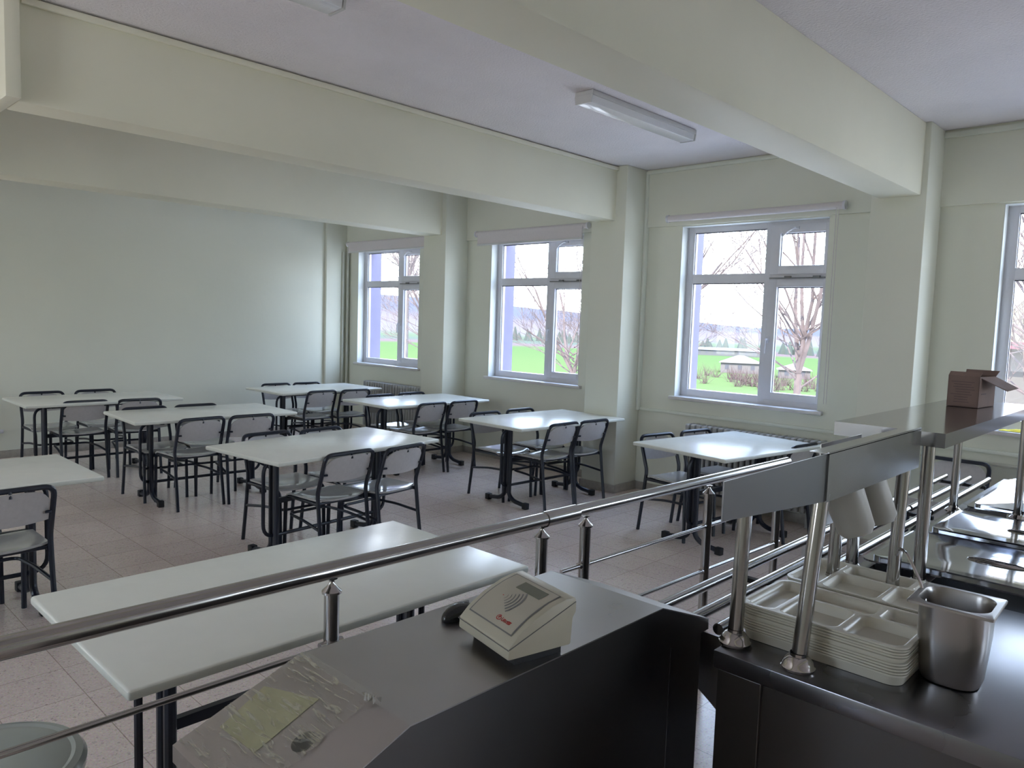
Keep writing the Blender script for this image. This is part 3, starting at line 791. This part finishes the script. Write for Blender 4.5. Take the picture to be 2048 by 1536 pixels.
# mouse
MS = thing('computer_mouse', 'glossy black computer mouse beside the card reader', 'mouse', (-1.320, 1.222, .9205), R(4))
b = NB(); bmesh.ops.create_uvsphere(b, u_segments=24, v_segments=14, radius=1)
for v in b.verts:
    z = v.co.z; v.co = Vector((v.co.x*.030*(1+.12*v.co.y), v.co.y*.055, max(z, -.15)*.028+.0045))
obj('shell', b, M['black'], MS)
b = NB(); box(b, -.003, .003, .018, .034, .026, .0325, bev=.0015); obj('scroll_wheel', b, M['grayp'], MS)

# ------------------------------------------------------------------ serving counter
SC_ = thing('serving_counter', 'steel serving counter carrying trays, warming lids and shelves', 'counter', (-.45, 3.3, 0))
def sc(name, b, m, par=None, off=(-.45, 3.3, 0), root=None, **k):
    for v in b.verts: v.co -= Vector(off)
    return obj(name, b, M[m], par or root or SC_, **k)
CX0, CX1, CY0, CY1, CZ = -.872, -.10, 1.672, 4.95, .85
b = NB(); box(b, CX0, CX1, CY0, 2.58, CZ-.045, CZ, bev=.003); box(b, CX0, -.835, 2.58, CY1, CZ-.045, CZ); box(b, -.16, CX1, 2.58, CY1, CZ-.045, CZ); box(b, -.835, -.16, 4.90, CY1, CZ-.045, CZ)
sc('worktop', b, 'wtop')
b = NB(); box(b, CX0+.012, CX1-.01, CY0+.014, CY0+.03, .1, CZ-.045); box(b, CX0+.012, CX0+.03, CY0+.014, CY1-.01, .1, CZ-.045); box(b, CX1-.03, CX1-.01, CY0+.014, CY1-.01, .1, CZ-.045); sc('body', b, 'shadesteel', smooth=False)
b = NB(); box(b, CX0+.012, CX0+.125, CY0+.004, CY0+.016, 0, CZ-.045, bev=.002); sc('leg', b, 'shadesteel', smooth=False)
b = NB(); box(b, CX1-.11, CX1-.01, CY0+.004, CY0+.016, 0, CZ-.045, bev=.002); sc('leg', b, 'shadesteel', smooth=False)
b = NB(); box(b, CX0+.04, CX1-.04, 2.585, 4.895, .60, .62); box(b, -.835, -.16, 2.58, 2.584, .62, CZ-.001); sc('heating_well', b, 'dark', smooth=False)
# supports of the tray rails, dark chamfered plates
for y in (1.92, 3.05, 4.35):
    b = NB(); prism(b, [(CX0, .775), (-1.22, .775), (-1.22, .72), (-1.0, .575), (CX0, .48)], y-.004, y+.004, 'y'); sc('rail_bracket', b, 'sheet', smooth=False)
# tray rails
for i, (x, yj) in enumerate(((-1.19, 2.50), (-1.075, 2.44), (-.985, 2.2))):
    for (y0, y1) in ((1.925, 3.93), (3.96, 5.05+.05*i)):
        b = NB(); tube(b, [(x, 1.908 if (i == 2 and y0 < 2) else y0, .80), (x, y1, .80)], .0165, 16); sc('tray_rail', b, 'tubes')
for y in (2.44, 3.945, 5.0):
    b = NB(); box(b, -1.215, -.965, y-.012, y+.012, .768, .784); sc('rail_support', b, 'blackm', smooth=False)

# warming pan lids
def lid(x0, x1, y0, y1, z, label):
    t = thing('pan_lid', label, 'lid', ((x0+x1)/2, (y0+y1)/2, z), group='warming pan lids')
    w, h = (x1-x0), (y1-y0)
    b = NB(); 
    R1 = rrect(w, h, .03, 5); R2 = rrect(w-.05, h-.05, .03, 5); R3 = rrect(w-.075, h-.075, .03, 5)
    def ring(P, z): return [b.verts.new((x, y, z)) for x, y in P]
    a0, a1, a2, a3, a4 = ring(R1, 0), ring(R1, .006), ring(R2, .006), ring(R2, .018), ring(R3, .014)
    for A, B in ((a0, a1), (a1, a2), (a2, a3), (a3, a4)):
        for k in range(len(A)): b.faces.new((A[k], A[(k+1) % len(A)], B[(k+1) % len(A)], B[k]))
    # centre with an oval dished handle
    n = len(a4); el = [b.verts.new((.085*math.cos(2*PI*(k+.5)/n), .030*math.sin(2*PI*(k+.5)/n), .014)) for k in range(n)]
    e2 = [b.verts.new((.080*math.cos(2*PI*(k+.5)/n), .026*math.sin(2*PI*(k+.5)/n), .002)) for k in range(n)]
    for A, B in ((a4, el), (el, e2)):
        for k in range(n): b.faces.new((A[k], A[(k+1) % n], B[(k+1) % n], B[k]))
    b.faces.new(e2); b.faces.new(a0[::-1])
    bmesh.ops.recalc_face_normals(b, faces=b.faces)
    obj('lid_panel', b, M['lid'], t)
    b = NB(); tube(b, [(.086*math.cos(2*PI*k/28), .031*math.sin(2*PI*k/28), .0155) for k in range(28)], .0022, 6, closed=True)
    tube(b, [(-.082, 0, .013), (.082, 0, .013)], .0045, 8); obj('lid_handle', b, M['steel'], t)
lid(-.862, -.17, 2.665, 3.20, .872, 'nearest mirror steel lid, the one with the oval handle by the ladle pan')
lid(-.83, -.17, 3.24, 3.73, .872, 'second mirror steel lid on the counter, in front of the shelf post')
lid(-.83, -.17, 3.92, 4.88, .862, 'farthest steel lid at the window end of the counter')
b = NB(); box(b, -.835, -.16, 3.74, 3.90, CZ-.02, CZ-.002); box(b, -.835, -.16, 3.203, 3.236, CZ-.02, CZ-.002); sc('divider', b, 'sheet2', smooth=False)

# cutlery dispenser on four posts
CD = thing('cutlery_dispenser', 'steel cutlery dispenser on four posts with a long vertical back panel', 'cutlery dispenser', (-.75, 2.0, CZ))
o2 = (-.75, 2.0, CZ)
for (x, y, dx, dy, h) in ((-.853, 1.745, .0, .015, .36), (-.683, 1.728, .012, .045, .42), (-.853, 2.385, 0, .01, .36), (-.683, 2.40, .003, .02, .42)):
    b = NB(); tube(b, [(x, y, CZ+.002), (x+dx, y+dy, CZ+h)], .0185, 20); p = sc('post', b, 'tubes', off=o2, root=CD)
    b = NB(); lathe(b, [(0, .001), (.037, .001), (.040, .008), (.036, .012), (.034, .020), (.026, .030), (.0195, .033), (.0195, .04)], 24, x, y, CZ); sc('post_flange', b, 'steel', p, off=o2)
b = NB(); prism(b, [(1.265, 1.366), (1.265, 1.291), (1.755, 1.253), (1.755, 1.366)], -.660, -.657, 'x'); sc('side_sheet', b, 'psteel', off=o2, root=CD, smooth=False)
b = NB(); prism(b, [(1.755, 1.370), (1.755, 1.252), (2.465, 1.250), (2.465, 1.372)], -.658, -.653, 'x'); box(b, -.70, -.653, 1.755, 2.46, 1.3645, 1.3665); sc('back_panel', b, 'sheet2', off=o2, root=CD, smooth=False)
b = NB()
prism(b, [(2.13, 1.33), (2.13, 1.085), (2.30, 1.08), (2.45, 1.10), (2.45, 1.33)], -.820, -.817, 'x'); prism(b, [(-.665, 1.34), (-.665, 1.338), (-.90, 1.20), (-.90, 1.202)], 1.757, 2.45, 'y'); sc('sloping_front', b, 'sheet', off=o2, root=CD, smooth=False)
for i, y in enumerate((2.07, 2.25, 2.4, 2.5)):
    if i > 1: continue
    b = NB(); lathe(b, [(.054, .0), (.057, .0), (.048, -.150), (.034, -.168), (0, -.168), (0, -.164), (.032, -.164), (.046, -.147), (.054, .0)], 24)
    m_ = Matrix.Translation((-.748, y, 1.262)) @ Matrix.Rotation(R(-24), 4, 'Y')
    b.transform(m_); bmesh.ops.translate(b, verts=b.verts, vec=(.045*0, 0, 0))
    lab = ('white plastic cutlery cup hanging under the steel panel, the left lower one', 'white plastic cutlery cup hanging under the steel panel, nearer the post')[i]
    tag(obj('cutlery_cup', b, M['cup']), lab, 'cup', 'cutlery cups')

# overshelf
OS = thing('over_shelf', 'long steel shelf raised above the counter on round posts', 'shelf', (-.76, 3.4, CZ))
o3 = (-.76, 3.4, CZ); ZS = 1.35
b = NB(); box(b, -.938, -.607, 2.545, 4.0, ZS-.045, ZS); 
sc('shelf_board', b, 'smooth', off=o3, root=OS, smooth=False)
for (x, y) in ((-.665, 2.605), (-.872, 2.605), (-.860, 3.83), (-.625, 3.90)):
    z0 = CZ
    b = NB(); tube(b, [(x, y, z0+.002), (x, y, ZS-.046)], .0165 if y > 3 else .019, 20); p = sc('post', b, 'tubes', off=o3, root=OS)
    b = NB(); lathe(b, [(0, .001), (.032, .001), (.034, .008), (.030, .014), (.020, .022), (.0195, .03)], 20, x, y, z0); sc('post_flange', b, 'steel', p, off=o3)

# cardboard box
BXo = thing('cardboard_box', 'open brown cardboard box standing on the raised steel shelf', 'box', (-.790, 3.66, ZS+.001), R(-5))
w, d, h = .118, .20, .128
b = NB(); t_ = .003
box(b, -w/2, w/2, -d/2, -d/2+t_, 0, h); box(b, -w/2, w/2, d/2-t_, d/2, 0, h); box(b, -w/2, -w/2+t_, -d/2, d/2, 0, h); box(b, w/2-t_, w/2, -d/2, d/2, 0, h); box(b, -w/2, w/2, -d/2, d/2, 0, t_)
obj('carton', b, M['card'], BXo, smooth=False)
def flap(pts):
    b = NB(); A = [Vector(p) for p in pts]; n = (A[1]-A[0]).cross(A[2]-A[0]).normalized()*.0015
    V = [b.verts.new(p+n) for p in A]; U = [b.verts.new(p-n) for p in A]
    b.faces.new(V); b.faces.new(U[::-1])
    for i in range(4): b.faces.new((V[i], V[(i+1) % 4], U[(i+1) % 4], U[i]))
    bmesh.ops.recalc_face_normals(b, faces=b.faces)
    obj('flap', b, M['card'], BXo, smooth=False)
flap([(-w/2, -d/2, h), (w/2, -d/2, h), (w/2+.005, -d/2+.01, h+.018), (-w/2+.004, -d/2+.01, h+.018)])
flap([(w/2, -d/2+.02, h-.006), (w/2, d/2, h-.004), (w/2+.085, d/2-.0, h-.045), (w/2+.085, -d/2+.06, h-.052)])
flap([(-w/2, d/2, h), (w/2, d/2, h), (w/2+.01, d/2+.01, h+.022), (-w/2, d/2+.01, h+.022)])
b = NB(); rr = random.Random(5)
for k in range(9):
    z = .02+k*.0105; x0 = -w/2+.012+rr.uniform(0, .02); x1 = w/2-.012-rr.uniform(0, .03)
    box(b, x0, x1, -d/2-.0006, -d/2+.001, z, z+.0018)
box(b, w/2-.001, w/2+.0006, -d/2+.03, -d/2+.09, .055, .058)
obj('printed_lines', b, M['cardink'], BXo, smooth=False)

# yellow cloth on sill of the window at right
b = NB(); bmesh.ops.create_grid(b, x_segments=24, y_segments=12, size=1)
for v in b.verts:
    u, w_ = v.co.x, v.co.y
    v.co = Vector((-1.01+u*.16, YW+.015+w_*.045*(1-.25*abs(u)), WZ0+.004+.028*max(0, 1-abs(u)**2)*max(0, 1-w_*w_)*(.6+.5*mno.noise(Vector((u*5, w_*3, 2))))))
tag(obj('yellow_cloth', b, M['yellow'], ang=180), 'crumpled yellow cleaning cloth on the sill of the right window', 'cloth')

# ------------------------------------------------------------------ trays
def tray_mesh(w, d):
    b = NB(); H = .028; nx, ny = 112, 76
    cells = [(-.5, -.27, -.5, .5), (-.27, .115, -.5, .10), (.115, .5, -.5, .10), (-.27, .20, .10, .5), (.20, .5, .10, .5)]
    # mirrored so the tall slot is on the left, two big cells in front
    def sd(u, v):
        best = 0
        for (a0, a1, c0, c1) in cells:
            m_ = .013
            x0_, x1_, y0_, y1_ = a0*w+ (m_*.75 if a0 > -.49 else m_), a1*w-(m_*.45 if a1 < .49 else m_), c0*d+(m_*.5 if c0 > -.49 else m_), c1*d-(m_*.5 if c1 < .49 else m_)
            r = .020; px, py = u*w, v*d
            qx = abs(px-(x0_+x1_)/2)-(x1_-x0_)/2+r; qy = abs(py-(y0_+y1_)/2)-(y1_-y0_)/2+r
            dist = math.hypot(max(qx, 0), max(qy, 0))+min(max(qx, qy), 0)-r
            best = min(best, dist)
        return best
    def P(u, v):
        r = .035; x, y = u*w, v*d
        # round outer corners
        ax, ay = abs(x)-(w/2-r), abs(y)-(d/2-r)
        if ax > 0 and ay > 0:
            L_ = max(ax, ay); k = L_/math.hypot(ax, ay); x = math.copysign(w/2-r+ax*k, x); y = math.copysign(d/2-r+ay*k, y)
        dd = -sd(u, v); z = H-min(1, dd/.009)**1.2*.023 if dd > 0 else H
        return (x, y, z)
    g = [[b.verts.new(P(-.5+i/nx, -.5+j/ny)) for j in range(ny+1)] for i in range(nx+1)]
    for i in range(nx):
        for j in range(ny): b.faces.new((g[i][j], g[i+1][j], g[i+1][j+1], g[i][j+1]))
    ring = [g[i][0] for i in range(nx)]+[g[nx][j] for j in range(ny)]+[g[i][ny] for i in range(nx, 0, -1)]+[g[0][j] for j in range(ny, 0, -1)]
    lo = [b.verts.new((v.co.x, v.co.y, H-.004)) for v in ring]
    lo1 = [b.verts.new((v.co.x*.978, v.co.y*.966, H-.0042)) for v in ring]
    lo2 = [b.verts.new((v.co.x*.955, v.co.y*.93, 0.0)) for v in ring]
    n = len(ring)
    for A, B in ((ring, lo), (lo, lo1), (lo1, lo2)):
        for k in range(n): b.faces.new((A[k], B[k], B[(k+1) % n], A[(k+1) % n]))
    b.faces.new(lo2[::-1])
    bmesh.ops.recalc_face_normals(b, faces=b.faces)
    return b
def tray_stack(name_where, cx, cy, w, d, rz, n, pitch, gap_at, gap, grp):
    first = None
    ords = ['bottom', 'second from the bottom', 'third from the bottom', 'fourth from the bottom', 'fifth from the bottom', 'fifth from the top', 'fourth from the top', 'third from the top', 'second from the top', 'topmost']
    if n < 10: ords = ['bottom', 'second from the bottom', 'middle', 'second from the top', 'topmost']
    z = CZ+.001
    for k in range(n):
        if k == gap_at: z += gap
        lb = 'ivory compartment tray, %s of the %s' % (ords[k], name_where)
        jx, jy = random.uniform(-.0015, .0015), random.uniform(-.0015, .0015)
        if first is None:
            first = obj('food_tray', tray_mesh(w, d), M['tray'], ang=50); tag(first, lb, 'tray', grp)
            first.location = (cx, cy, z); first.rotation_euler = (0, 0, R(rz))
        else:
            c_ = first.copy(); COL.objects.link(c_); c_.location = (cx+jx, cy+jy, z); c_['label'] = lb
        z += pitch
    return z
tray_stack('near tray stack beside the steel pan', -.672, 1.925, .40, .265, 0, 10, .0066, 5, .006, 'trays in the near stack')
tray_stack('far tray stack behind the first', -.712, 2.335, .43, .285, 0, 5, .0065, 9, 0, 'trays in the far stack')

# ------------------------------------------------------------------ steel pan with ladle
PN = thing('steel_food_pan', 'deep steel food pan standing beside the tray stack', 'pan', (-.412, 1.945, CZ+.001), R(2))
b = NB(); HP = .19
def ringp(b, w, d, r, z): return [b.verts.new((x, y, z)) for x, y in rrect(w, d, r, 7)]
seq = [(.118, .118, .045, .002), (.128, .130, .045, .012), (.145, .146, .045, .10), (.147, .148, .045, .150), (.146, .150, .045, .158), (.147, .151, .045, .165), (.172, .174, .006, .165), (.176, .178, .006, .163), (.176, .178, .006, .1675), (.172, .174, .006, .169), (.148, .152, .046, .169), (.140, .144, .045, .160), (.139, .142, .045, .10), (.122, .124, .045, .014), (.110, .112, .045, .006)]
rs = [ringp(b, *s) for s in seq]
for r_q in rs:
    for v in r_q: v.co.z *= 1.13; v.co.x *= .985; v.co.y *= .96
for A, B in zip(rs, rs[1:]):
    n = len(A)
    for k in range(n): b.faces.new((A[k], A[(k+1) % n], B[(k+1) % n], B[k]))
b.faces.new(rs[0][::-1]); b.faces.new(rs[-1]); bmesh.ops.recalc_face_normals(b, faces=b.faces)
obj('pan_body', b, M['sheet'], PN)
LD = thing('ladle', 'steel ladle with hooked handle leaning in the deep pan', 'ladle', (-.452, 1.955, CZ+.035))
b = NB(); tube(b, fillet([(.01, .02, .01), (-.030, .006, .125), (-.045, .018, .165), (-.092, .055, .222), (-.118, .085, .222), (-.125, .09, .200)], .02, 5), .0038, 8); obj('handle', b, M['steel'], LD)
b = NB(); lathe(b, [(.026, .02), (.024, .008), (.016, .0), (0, -.002), (0, .0), (.015, .002), (.022, .009), (.025, .02), (.026, .02)], 20, .02, .02, 0); obj('bowl', b, M['steel'], LD)

# ------------------------------------------------------------------ round stool at lower left
ST = thing('round_stool', 'round grey glossy stool or lid behind the rail, lower left corner', 'stool', (-2.185, .405, 0))
HZ = .47
b = NB(); lathe(b, [(0, HZ+.005), (.028, HZ+.004), (.03, HZ+.012), (.06, HZ+.018), (.17, HZ+.020), (.195, HZ+.014), (.205, HZ+.018), (.222, HZ+.014), (.232, HZ), (.230, HZ-.02), (.222, HZ-.03), (0, HZ-.03)], 64); obj('seat', b, M['stoolp'], ST)
b = NB(); lathe(b, [(0, HZ+.0085), (.029, HZ+.0085), (.029, HZ+.0065), (0, HZ+.0065)], 24); obj('centre_plug', b, M['blackm'], ST)
for k in range(4):
    a = PI/4+k*PI/2
    b = NB(); tube(b, [(.15*math.cos(a), .15*math.sin(a), HZ-.02), (.20*math.cos(a), .20*math.sin(a), .0)], .013, 10); obj('leg', b, M['navy'], ST)

# ------------------------------------------------------------------ outside
def landm():
    m = bpy.data.materials.new('fields'); m.use_nodes = True; t = m.node_tree; b = t.nodes['Principled BSDF']
    b.inputs['Roughness'].default_value = .95; b.inputs['Specular IOR Level'].default_value = 0
    g = t.nodes.new('ShaderNodeNewGeometry'); sp = t.nodes.new('ShaderNodeSeparateXYZ'); t.links.new(g.outputs['Position'], sp.inputs[0])
    L = t.links.new
    # distance along the building normal with wobble
    mp = t.nodes.new('ShaderNodeMapping'); mp.inputs['Scale'].default_value = (.004, .012, 1); L(g.outputs['Position'], mp.inputs[0])
    n = t.nodes.new('ShaderNodeTexNoise'); n.inputs['Scale'].default_value = 1.0; n.inputs['Detail'].default_value = 5; L(mp.outputs[0], n.inputs['Vector'])
    # r = sqrt(x^2+y^2)
    ln = t.nodes.new('ShaderNodeVectorMath'); ln.operation = 'LENGTH'; L(g.outputs['Position'], ln.inputs[0])
    lg = t.nodes.new('ShaderNodeMath'); lg.operation = 'LOGARITHM'; lg.inputs[1].default_value = 10; L(ln.outputs['Value'], lg.inputs[0])
    a = t.nodes.new('ShaderNodeMath'); a.operation = 'MULTIPLY_ADD'; L(n.outputs[0], a.inputs[0]); a.inputs[1].default_value = .12; L(lg.outputs[0], a.inputs[2])
    mr = t.nodes.new('ShaderNodeMapRange'); L(a.outputs[0], mr.inputs[0]); mr.inputs[1].default_value = 1.6; mr.inputs[2].default_value = 3.4
    r = t.nodes.new('ShaderNodeValToRGB'); L(mr.outputs[0], r.inputs[0]); r.color_ramp.interpolation = 'EASE'
    E_ = r.color_ramp; cols = [(0, (0.45, 0.43, 0.4)), (0.13, (0.4, 0.38, 0.35)), (0.2, (0.085, 0.08, 0.073)), (0.378, (0.06, 0.085, 0.034)), (0.541, (0.052, 0.08, 0.032)), (0.568, (0.085, 0.062, 0.064)), (0.603, (0.058, 0.07, 0.056)), (0.642, (0.062, 0.078, 0.05)), (0.689, (0.092, 0.084, 0.081)), (0.782, (0.088, 0.076, 0.08)), (0.837, (0.06, 0.062, 0.08)), (1, (0.064, 0.07, 0.088))]
    E_.elements[0].color = (*cols[0][1], 1); E_.elements[1].position = 1; E_.elements[1].color = (*cols[-1][1], 1)
    for p_, c_ in cols[1:-1]: q = E_.elements.new(p_); q.color = (*c_, 1)
    L(r.outputs[0], b.inputs['Base Color'])
    return m
M['land'] = landm()
b = NB()
ang = [R(8+ i*2.0) for i in range(86)]     # azimuth from +X
rad_ = [8, 12, 18, 25, 40, 55, 70, 90, 110, 130, 170, 220, 280, 350, 450, 600, 800, 1100, 1500, 1900, 2300]
def gz(r, a):
    z = -3.7 if r < 55 else (-3.7-6.3*min(1, (r-55)/55))
    if r > 500:
        k = min(1, (r-500)/1400)
        amp = 12+5*mno.noise(Vector((a*6, 0, 0)))+1.75*max(0, math.degrees(a)-114)
        z += k*k*(3-2*k)*amp*1.0+(4*mno.noise(Vector((a*14, r*.003, 3))) if r > 700 else 0)
    return z
G = [[b.verts.new((r*math.cos(a), max(r*math.sin(a), 6.7) if r < 12 else max(r*math.sin(a), 6.7), gz(r, a))) for a in ang] for r in rad_]
for i in range(len(rad_)-1):
    for j in range(len(ang)-1): b.faces.new((G[i][j], G[i+1][j], G[i+1][j+1], G[i][j+1]))
bmesh.ops.recalc_face_normals(b, faces=b.faces)
gr = obj('ground', b, M['land'], ang=180); gr['kind'] = 'structure'

def branch(b, p, d, L_, r, lvl, rn, up=.25, twist=.6):
    n = 4; pts = [p.copy()]; rads = [r]; q = p.copy(); dd = d.copy()
    for k in range(n):
        dd = (dd+Vector((rn.gauss(0, .10), rn.gauss(0, .10), rn.gauss(0, .06)+up*.12))).normalized()
        q = q+dd*L_/n; pts.append(q.copy()); rads.append(max(r*(1-.5*(k+1)/n), .003))
    tube(b, pts, r, 5 if lvl < 2 else 3, rad=rads, cap=False)
    if lvl >= 5 or L_ < .16: return
    m = rn.choice((3, 4))
    for _ in range(m):
        k = rn.randint(1, n); s = pts[k]
        ax = Vector((rn.gauss(0, 1), rn.gauss(0, 1), rn.gauss(0, .5))).normalized()
        nd = (dd+ax*twist+Vector((0, 0, .1))).normalized()
        branch(b, s, nd, L_*rn.uniform(.5, .75), rads[k]*.62, lvl+1, rn, up, twist)
def tree(x, y, zb, h, r, seed, label, m='bark', stems=3, spread=.22, fork=None):
    rn = random.Random(seed); b = NB()
    fz = fork or h*.35
    top = Vector((x+.05, y, zb+fz))
    tube(b, [(x, y, zb), (x+.02, y, zb+fz*.5), top], r, 8, rad=[r*1.15, r, r*.95], cap=False)
    for k in range(stems):
        a = 2*PI*k/stems+rn.uniform(-.4, .4)
        branch(b, top, Vector((spread*math.cos(a), spread*math.sin(a), 1)).normalized(), (h-fz)*.62, r*.62, 0, rn)
        for q in range(3): branch(b, top+Vector((0, 0, rn.uniform(-.2, .5)*fz*.4)), Vector((math.cos(a+q*1.3), math.sin(a+q*1.3), .55)).normalized(), (h-fz)*rn.uniform(.3, .42), r*.25, 1, rn)
    return tag(obj('bare_tree', b, M[m]), label, 'tree', 'bare trees outside')
tree(-6.78, 16.0, -3.75, 9.6, .085, 4, 'bare tree with forked stems seen through the near window', stems=4, spread=.17, fork=4.45)
tree(-18.1, 14.2, -3.75, 8.4, .10, 9, 'pale trunked bare tree outside the far corner window', 'bark2', stems=3, fork=6.2)
tree(-12.6, 15.5, -3.75, 8.0, .08, 12, 'bare bushy tree outside the right half of the middle window', stems=4, spread=.5, fork=4.0)
tree(-2.0, 14.2, -3.75, 9.0, .10, 21, 'bare tree outside the window at the right edge', stems=4, spread=.3, fork=4.6)
tree(-15.6, 13.4, -3.75, 8.8, .06, 40, 'bare tree whose twigs reach into the middle window from its left side', stems=4, spread=.6, fork=4.6)
tree(-8.25, 12.4, -3.75, 8.6, .06, 33, 'thin bare tree whose twigs reach across the near window from the left', stems=4, spread=.6, fork=4.4)

def house(name, x, y, z, w, d, h, rh, rz, label, wall=(.085, .075, .073), roof=(.085, .075, .066)):
    t = thing(name, label, 'building', (x, y, z), rz)
    mw = mat('render_wall', wall, .9, noise=.05); mr_ = mat('roof_tiles', roof, .9, noise=.1, nscale=3)
    b = NB(); box(b, -w/2, w/2, -d/2, d/2, 0, h); obj('walls', b, mw, t, smooth=False)
    b = NB(); e_ = .5; r0 = [b.verts.new(p) for p in ((-w/2-e_, -d/2-e_, h), (w/2+e_, -d/2-e_, h), (w/2+e_, d/2+e_, h), (-w/2-e_, d/2+e_, h))]
    k = max(0, w/2-d/2); a1, a2 = b.verts.new((-k, 0, h+rh)), b.verts.new((k+.01, 0, h+rh))
    b.faces.new((r0[0], r0[1], a2, a1)); b.faces.new((r0[2], r0[3], a1, a2)); b.faces.new((r0[1], r0[2], a2)); b.faces.new((r0[3], r0[0], a1)); b.faces.new(r0[::-1])
    bmesh.ops.recalc_face_normals(b, faces=b.faces); obj('roof', b, mr_, t, smooth=False)
    b = NB(); n = max(2, int(w/3))
    for i in range(n):
        xx = -w/2+(i+.5)*w/n; box(b, xx-.5, xx+.5, -d/2-.03, -d/2, h*.35, h*.35+1.2)
    obj('window', b, mat('window_dark', (.04, .04, .05), .5, noise=.05), t, smooth=False)
    return t
house('village_house', -92.5, 183, -10, 9.5, 8, 2.6, 1.9, .45, 'pale hip roofed house in the fields beyond the near window')
house('village_house', -76, 178, -10, 7, 7, 2.0, 1.6, .45, 'small pale roofed house behind the forked tree')
house('farm_shed', -152, 285, -10, 34, 10, 2.2, 1.0, .45, 'long white shed on the edge of the green field', (.06, .06, .06), (.075, .07, .07))
# close house with red eaves beyond the right window
NH = thing('red_trimmed_house', 'nearby house with red trim and orange tiled roof beyond the right window', 'house', (-2.9, 26, -4.0), R(-4))
mw = mat('cream_render', (.07, .062, .055), .9, noise=.05); mo = mat('orange_tiles', (.075, .058, .026), .9, noise=.1, nscale=2); mrd = mat('red_trim', (.085, .03, .036), .7, noise=.05); mgl = mat('dark_pane', (.016, .022, .04), .15, noise=.05)
b = NB(); box(b, -2.0, 9, 0, 8, 0, 5.35); obj('walls', b, mw, NH, smooth=False)
b = NB(); prism(b, [(-.6, 5.5), (8.6, 5.5), (4, 7.0)], -2.5, 9.5, 'x'); obj('roof', b, mo, NH, smooth=False)
b = NB(); box(b, -2.1, 9.2, -.65, -.5, 5.30, 5.5); obj('eaves', b, mrd, NH, smooth=False)
for x in (-1.25, 1.6, 4.4):
    b = NB(); box(b, x, x+1.5, -.06, 0, 3.6, 5.2); f = obj('window', b, mrd, NH, smooth=False)
    b = NB(); box(b, x+.2, x+.72, -.08, -.06, 3.9, 5.0); box(b, x+.78, x+1.3, -.08, -.06, 3.9, 5.0); obj('pane', b, mgl, f, smooth=False)
b = NB(); 
for z in (3.1, 3.35, 3.6): box(b, -1.8, 4, -.25, -.2, z-.5, z-.42)
obj('balcony_rail', b, mrd, NH, smooth=False)
# boundary wall and scrub
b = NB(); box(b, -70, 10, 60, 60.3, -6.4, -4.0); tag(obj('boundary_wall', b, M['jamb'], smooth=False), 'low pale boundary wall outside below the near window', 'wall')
def scrub(name, pts, label, col, hh=2.2, seed=1):
    rn = random.Random(seed); b = NB()
    for (x, y, z) in pts:
        for _ in range(26):
            a = rn.uniform(0, 2*PI); el = rn.uniform(.5, 1.4); L_ = hh*rn.uniform(.5, 1)
            d = Vector((math.cos(a)*math.cos(el), math.sin(a)*math.cos(el), math.sin(el)))
            p0 = Vector((x, y, z))+Vector((rn.uniform(-.8, .8), rn.uniform(-.8, .8), 0))
            tube(b, [p0, p0+d*L_*.5+Vector((0, 0, .1)), p0+d*L_], .03, 3, rad=[.04, .025, .008], cap=False)
    o = obj(name, b, mat(name+'_twigs', col, .9, noise=.2, nscale=2)); tag(o, label, 'bushes', kind='stuff')
rn = random.Random(2)
scrub('scrub', [(-96+i*.8+rn.uniform(-.6, .6), 150+rn.uniform(-16, 12), -10) for i in range(60)], 'reddish bare scrub around the village houses', (.05, .028, .028), 3.6)
scrub('dry_bushes', [(-22+i*.8, 18+rn.uniform(-1, 1), -3.75) for i in range(14)], 'straw coloured dry bushes outside the middle window', (.06, .052, .035), 3.2, 5)
rn = random.Random(8)
b = NB()
for i in range(90):
    x = -330+i*3.3+rn.uniform(-1.5, 1.5); y = 330+rn.uniform(-12, 12)-(-x*0+0)*.2; hh = rn.uniform(4, 8)
    bmesh.ops.create_cone(b, segments=6, radius1=2.2, radius2=.3, depth=hh, matrix=Matrix.Translation((x, y, -10+hh/2)))
tag(obj('tree_line', b, mat('conifer', (.03, .038, .03), .9, noise=.2)), 'distant row of small trees across the valley', 'tree line', kind='stuff')
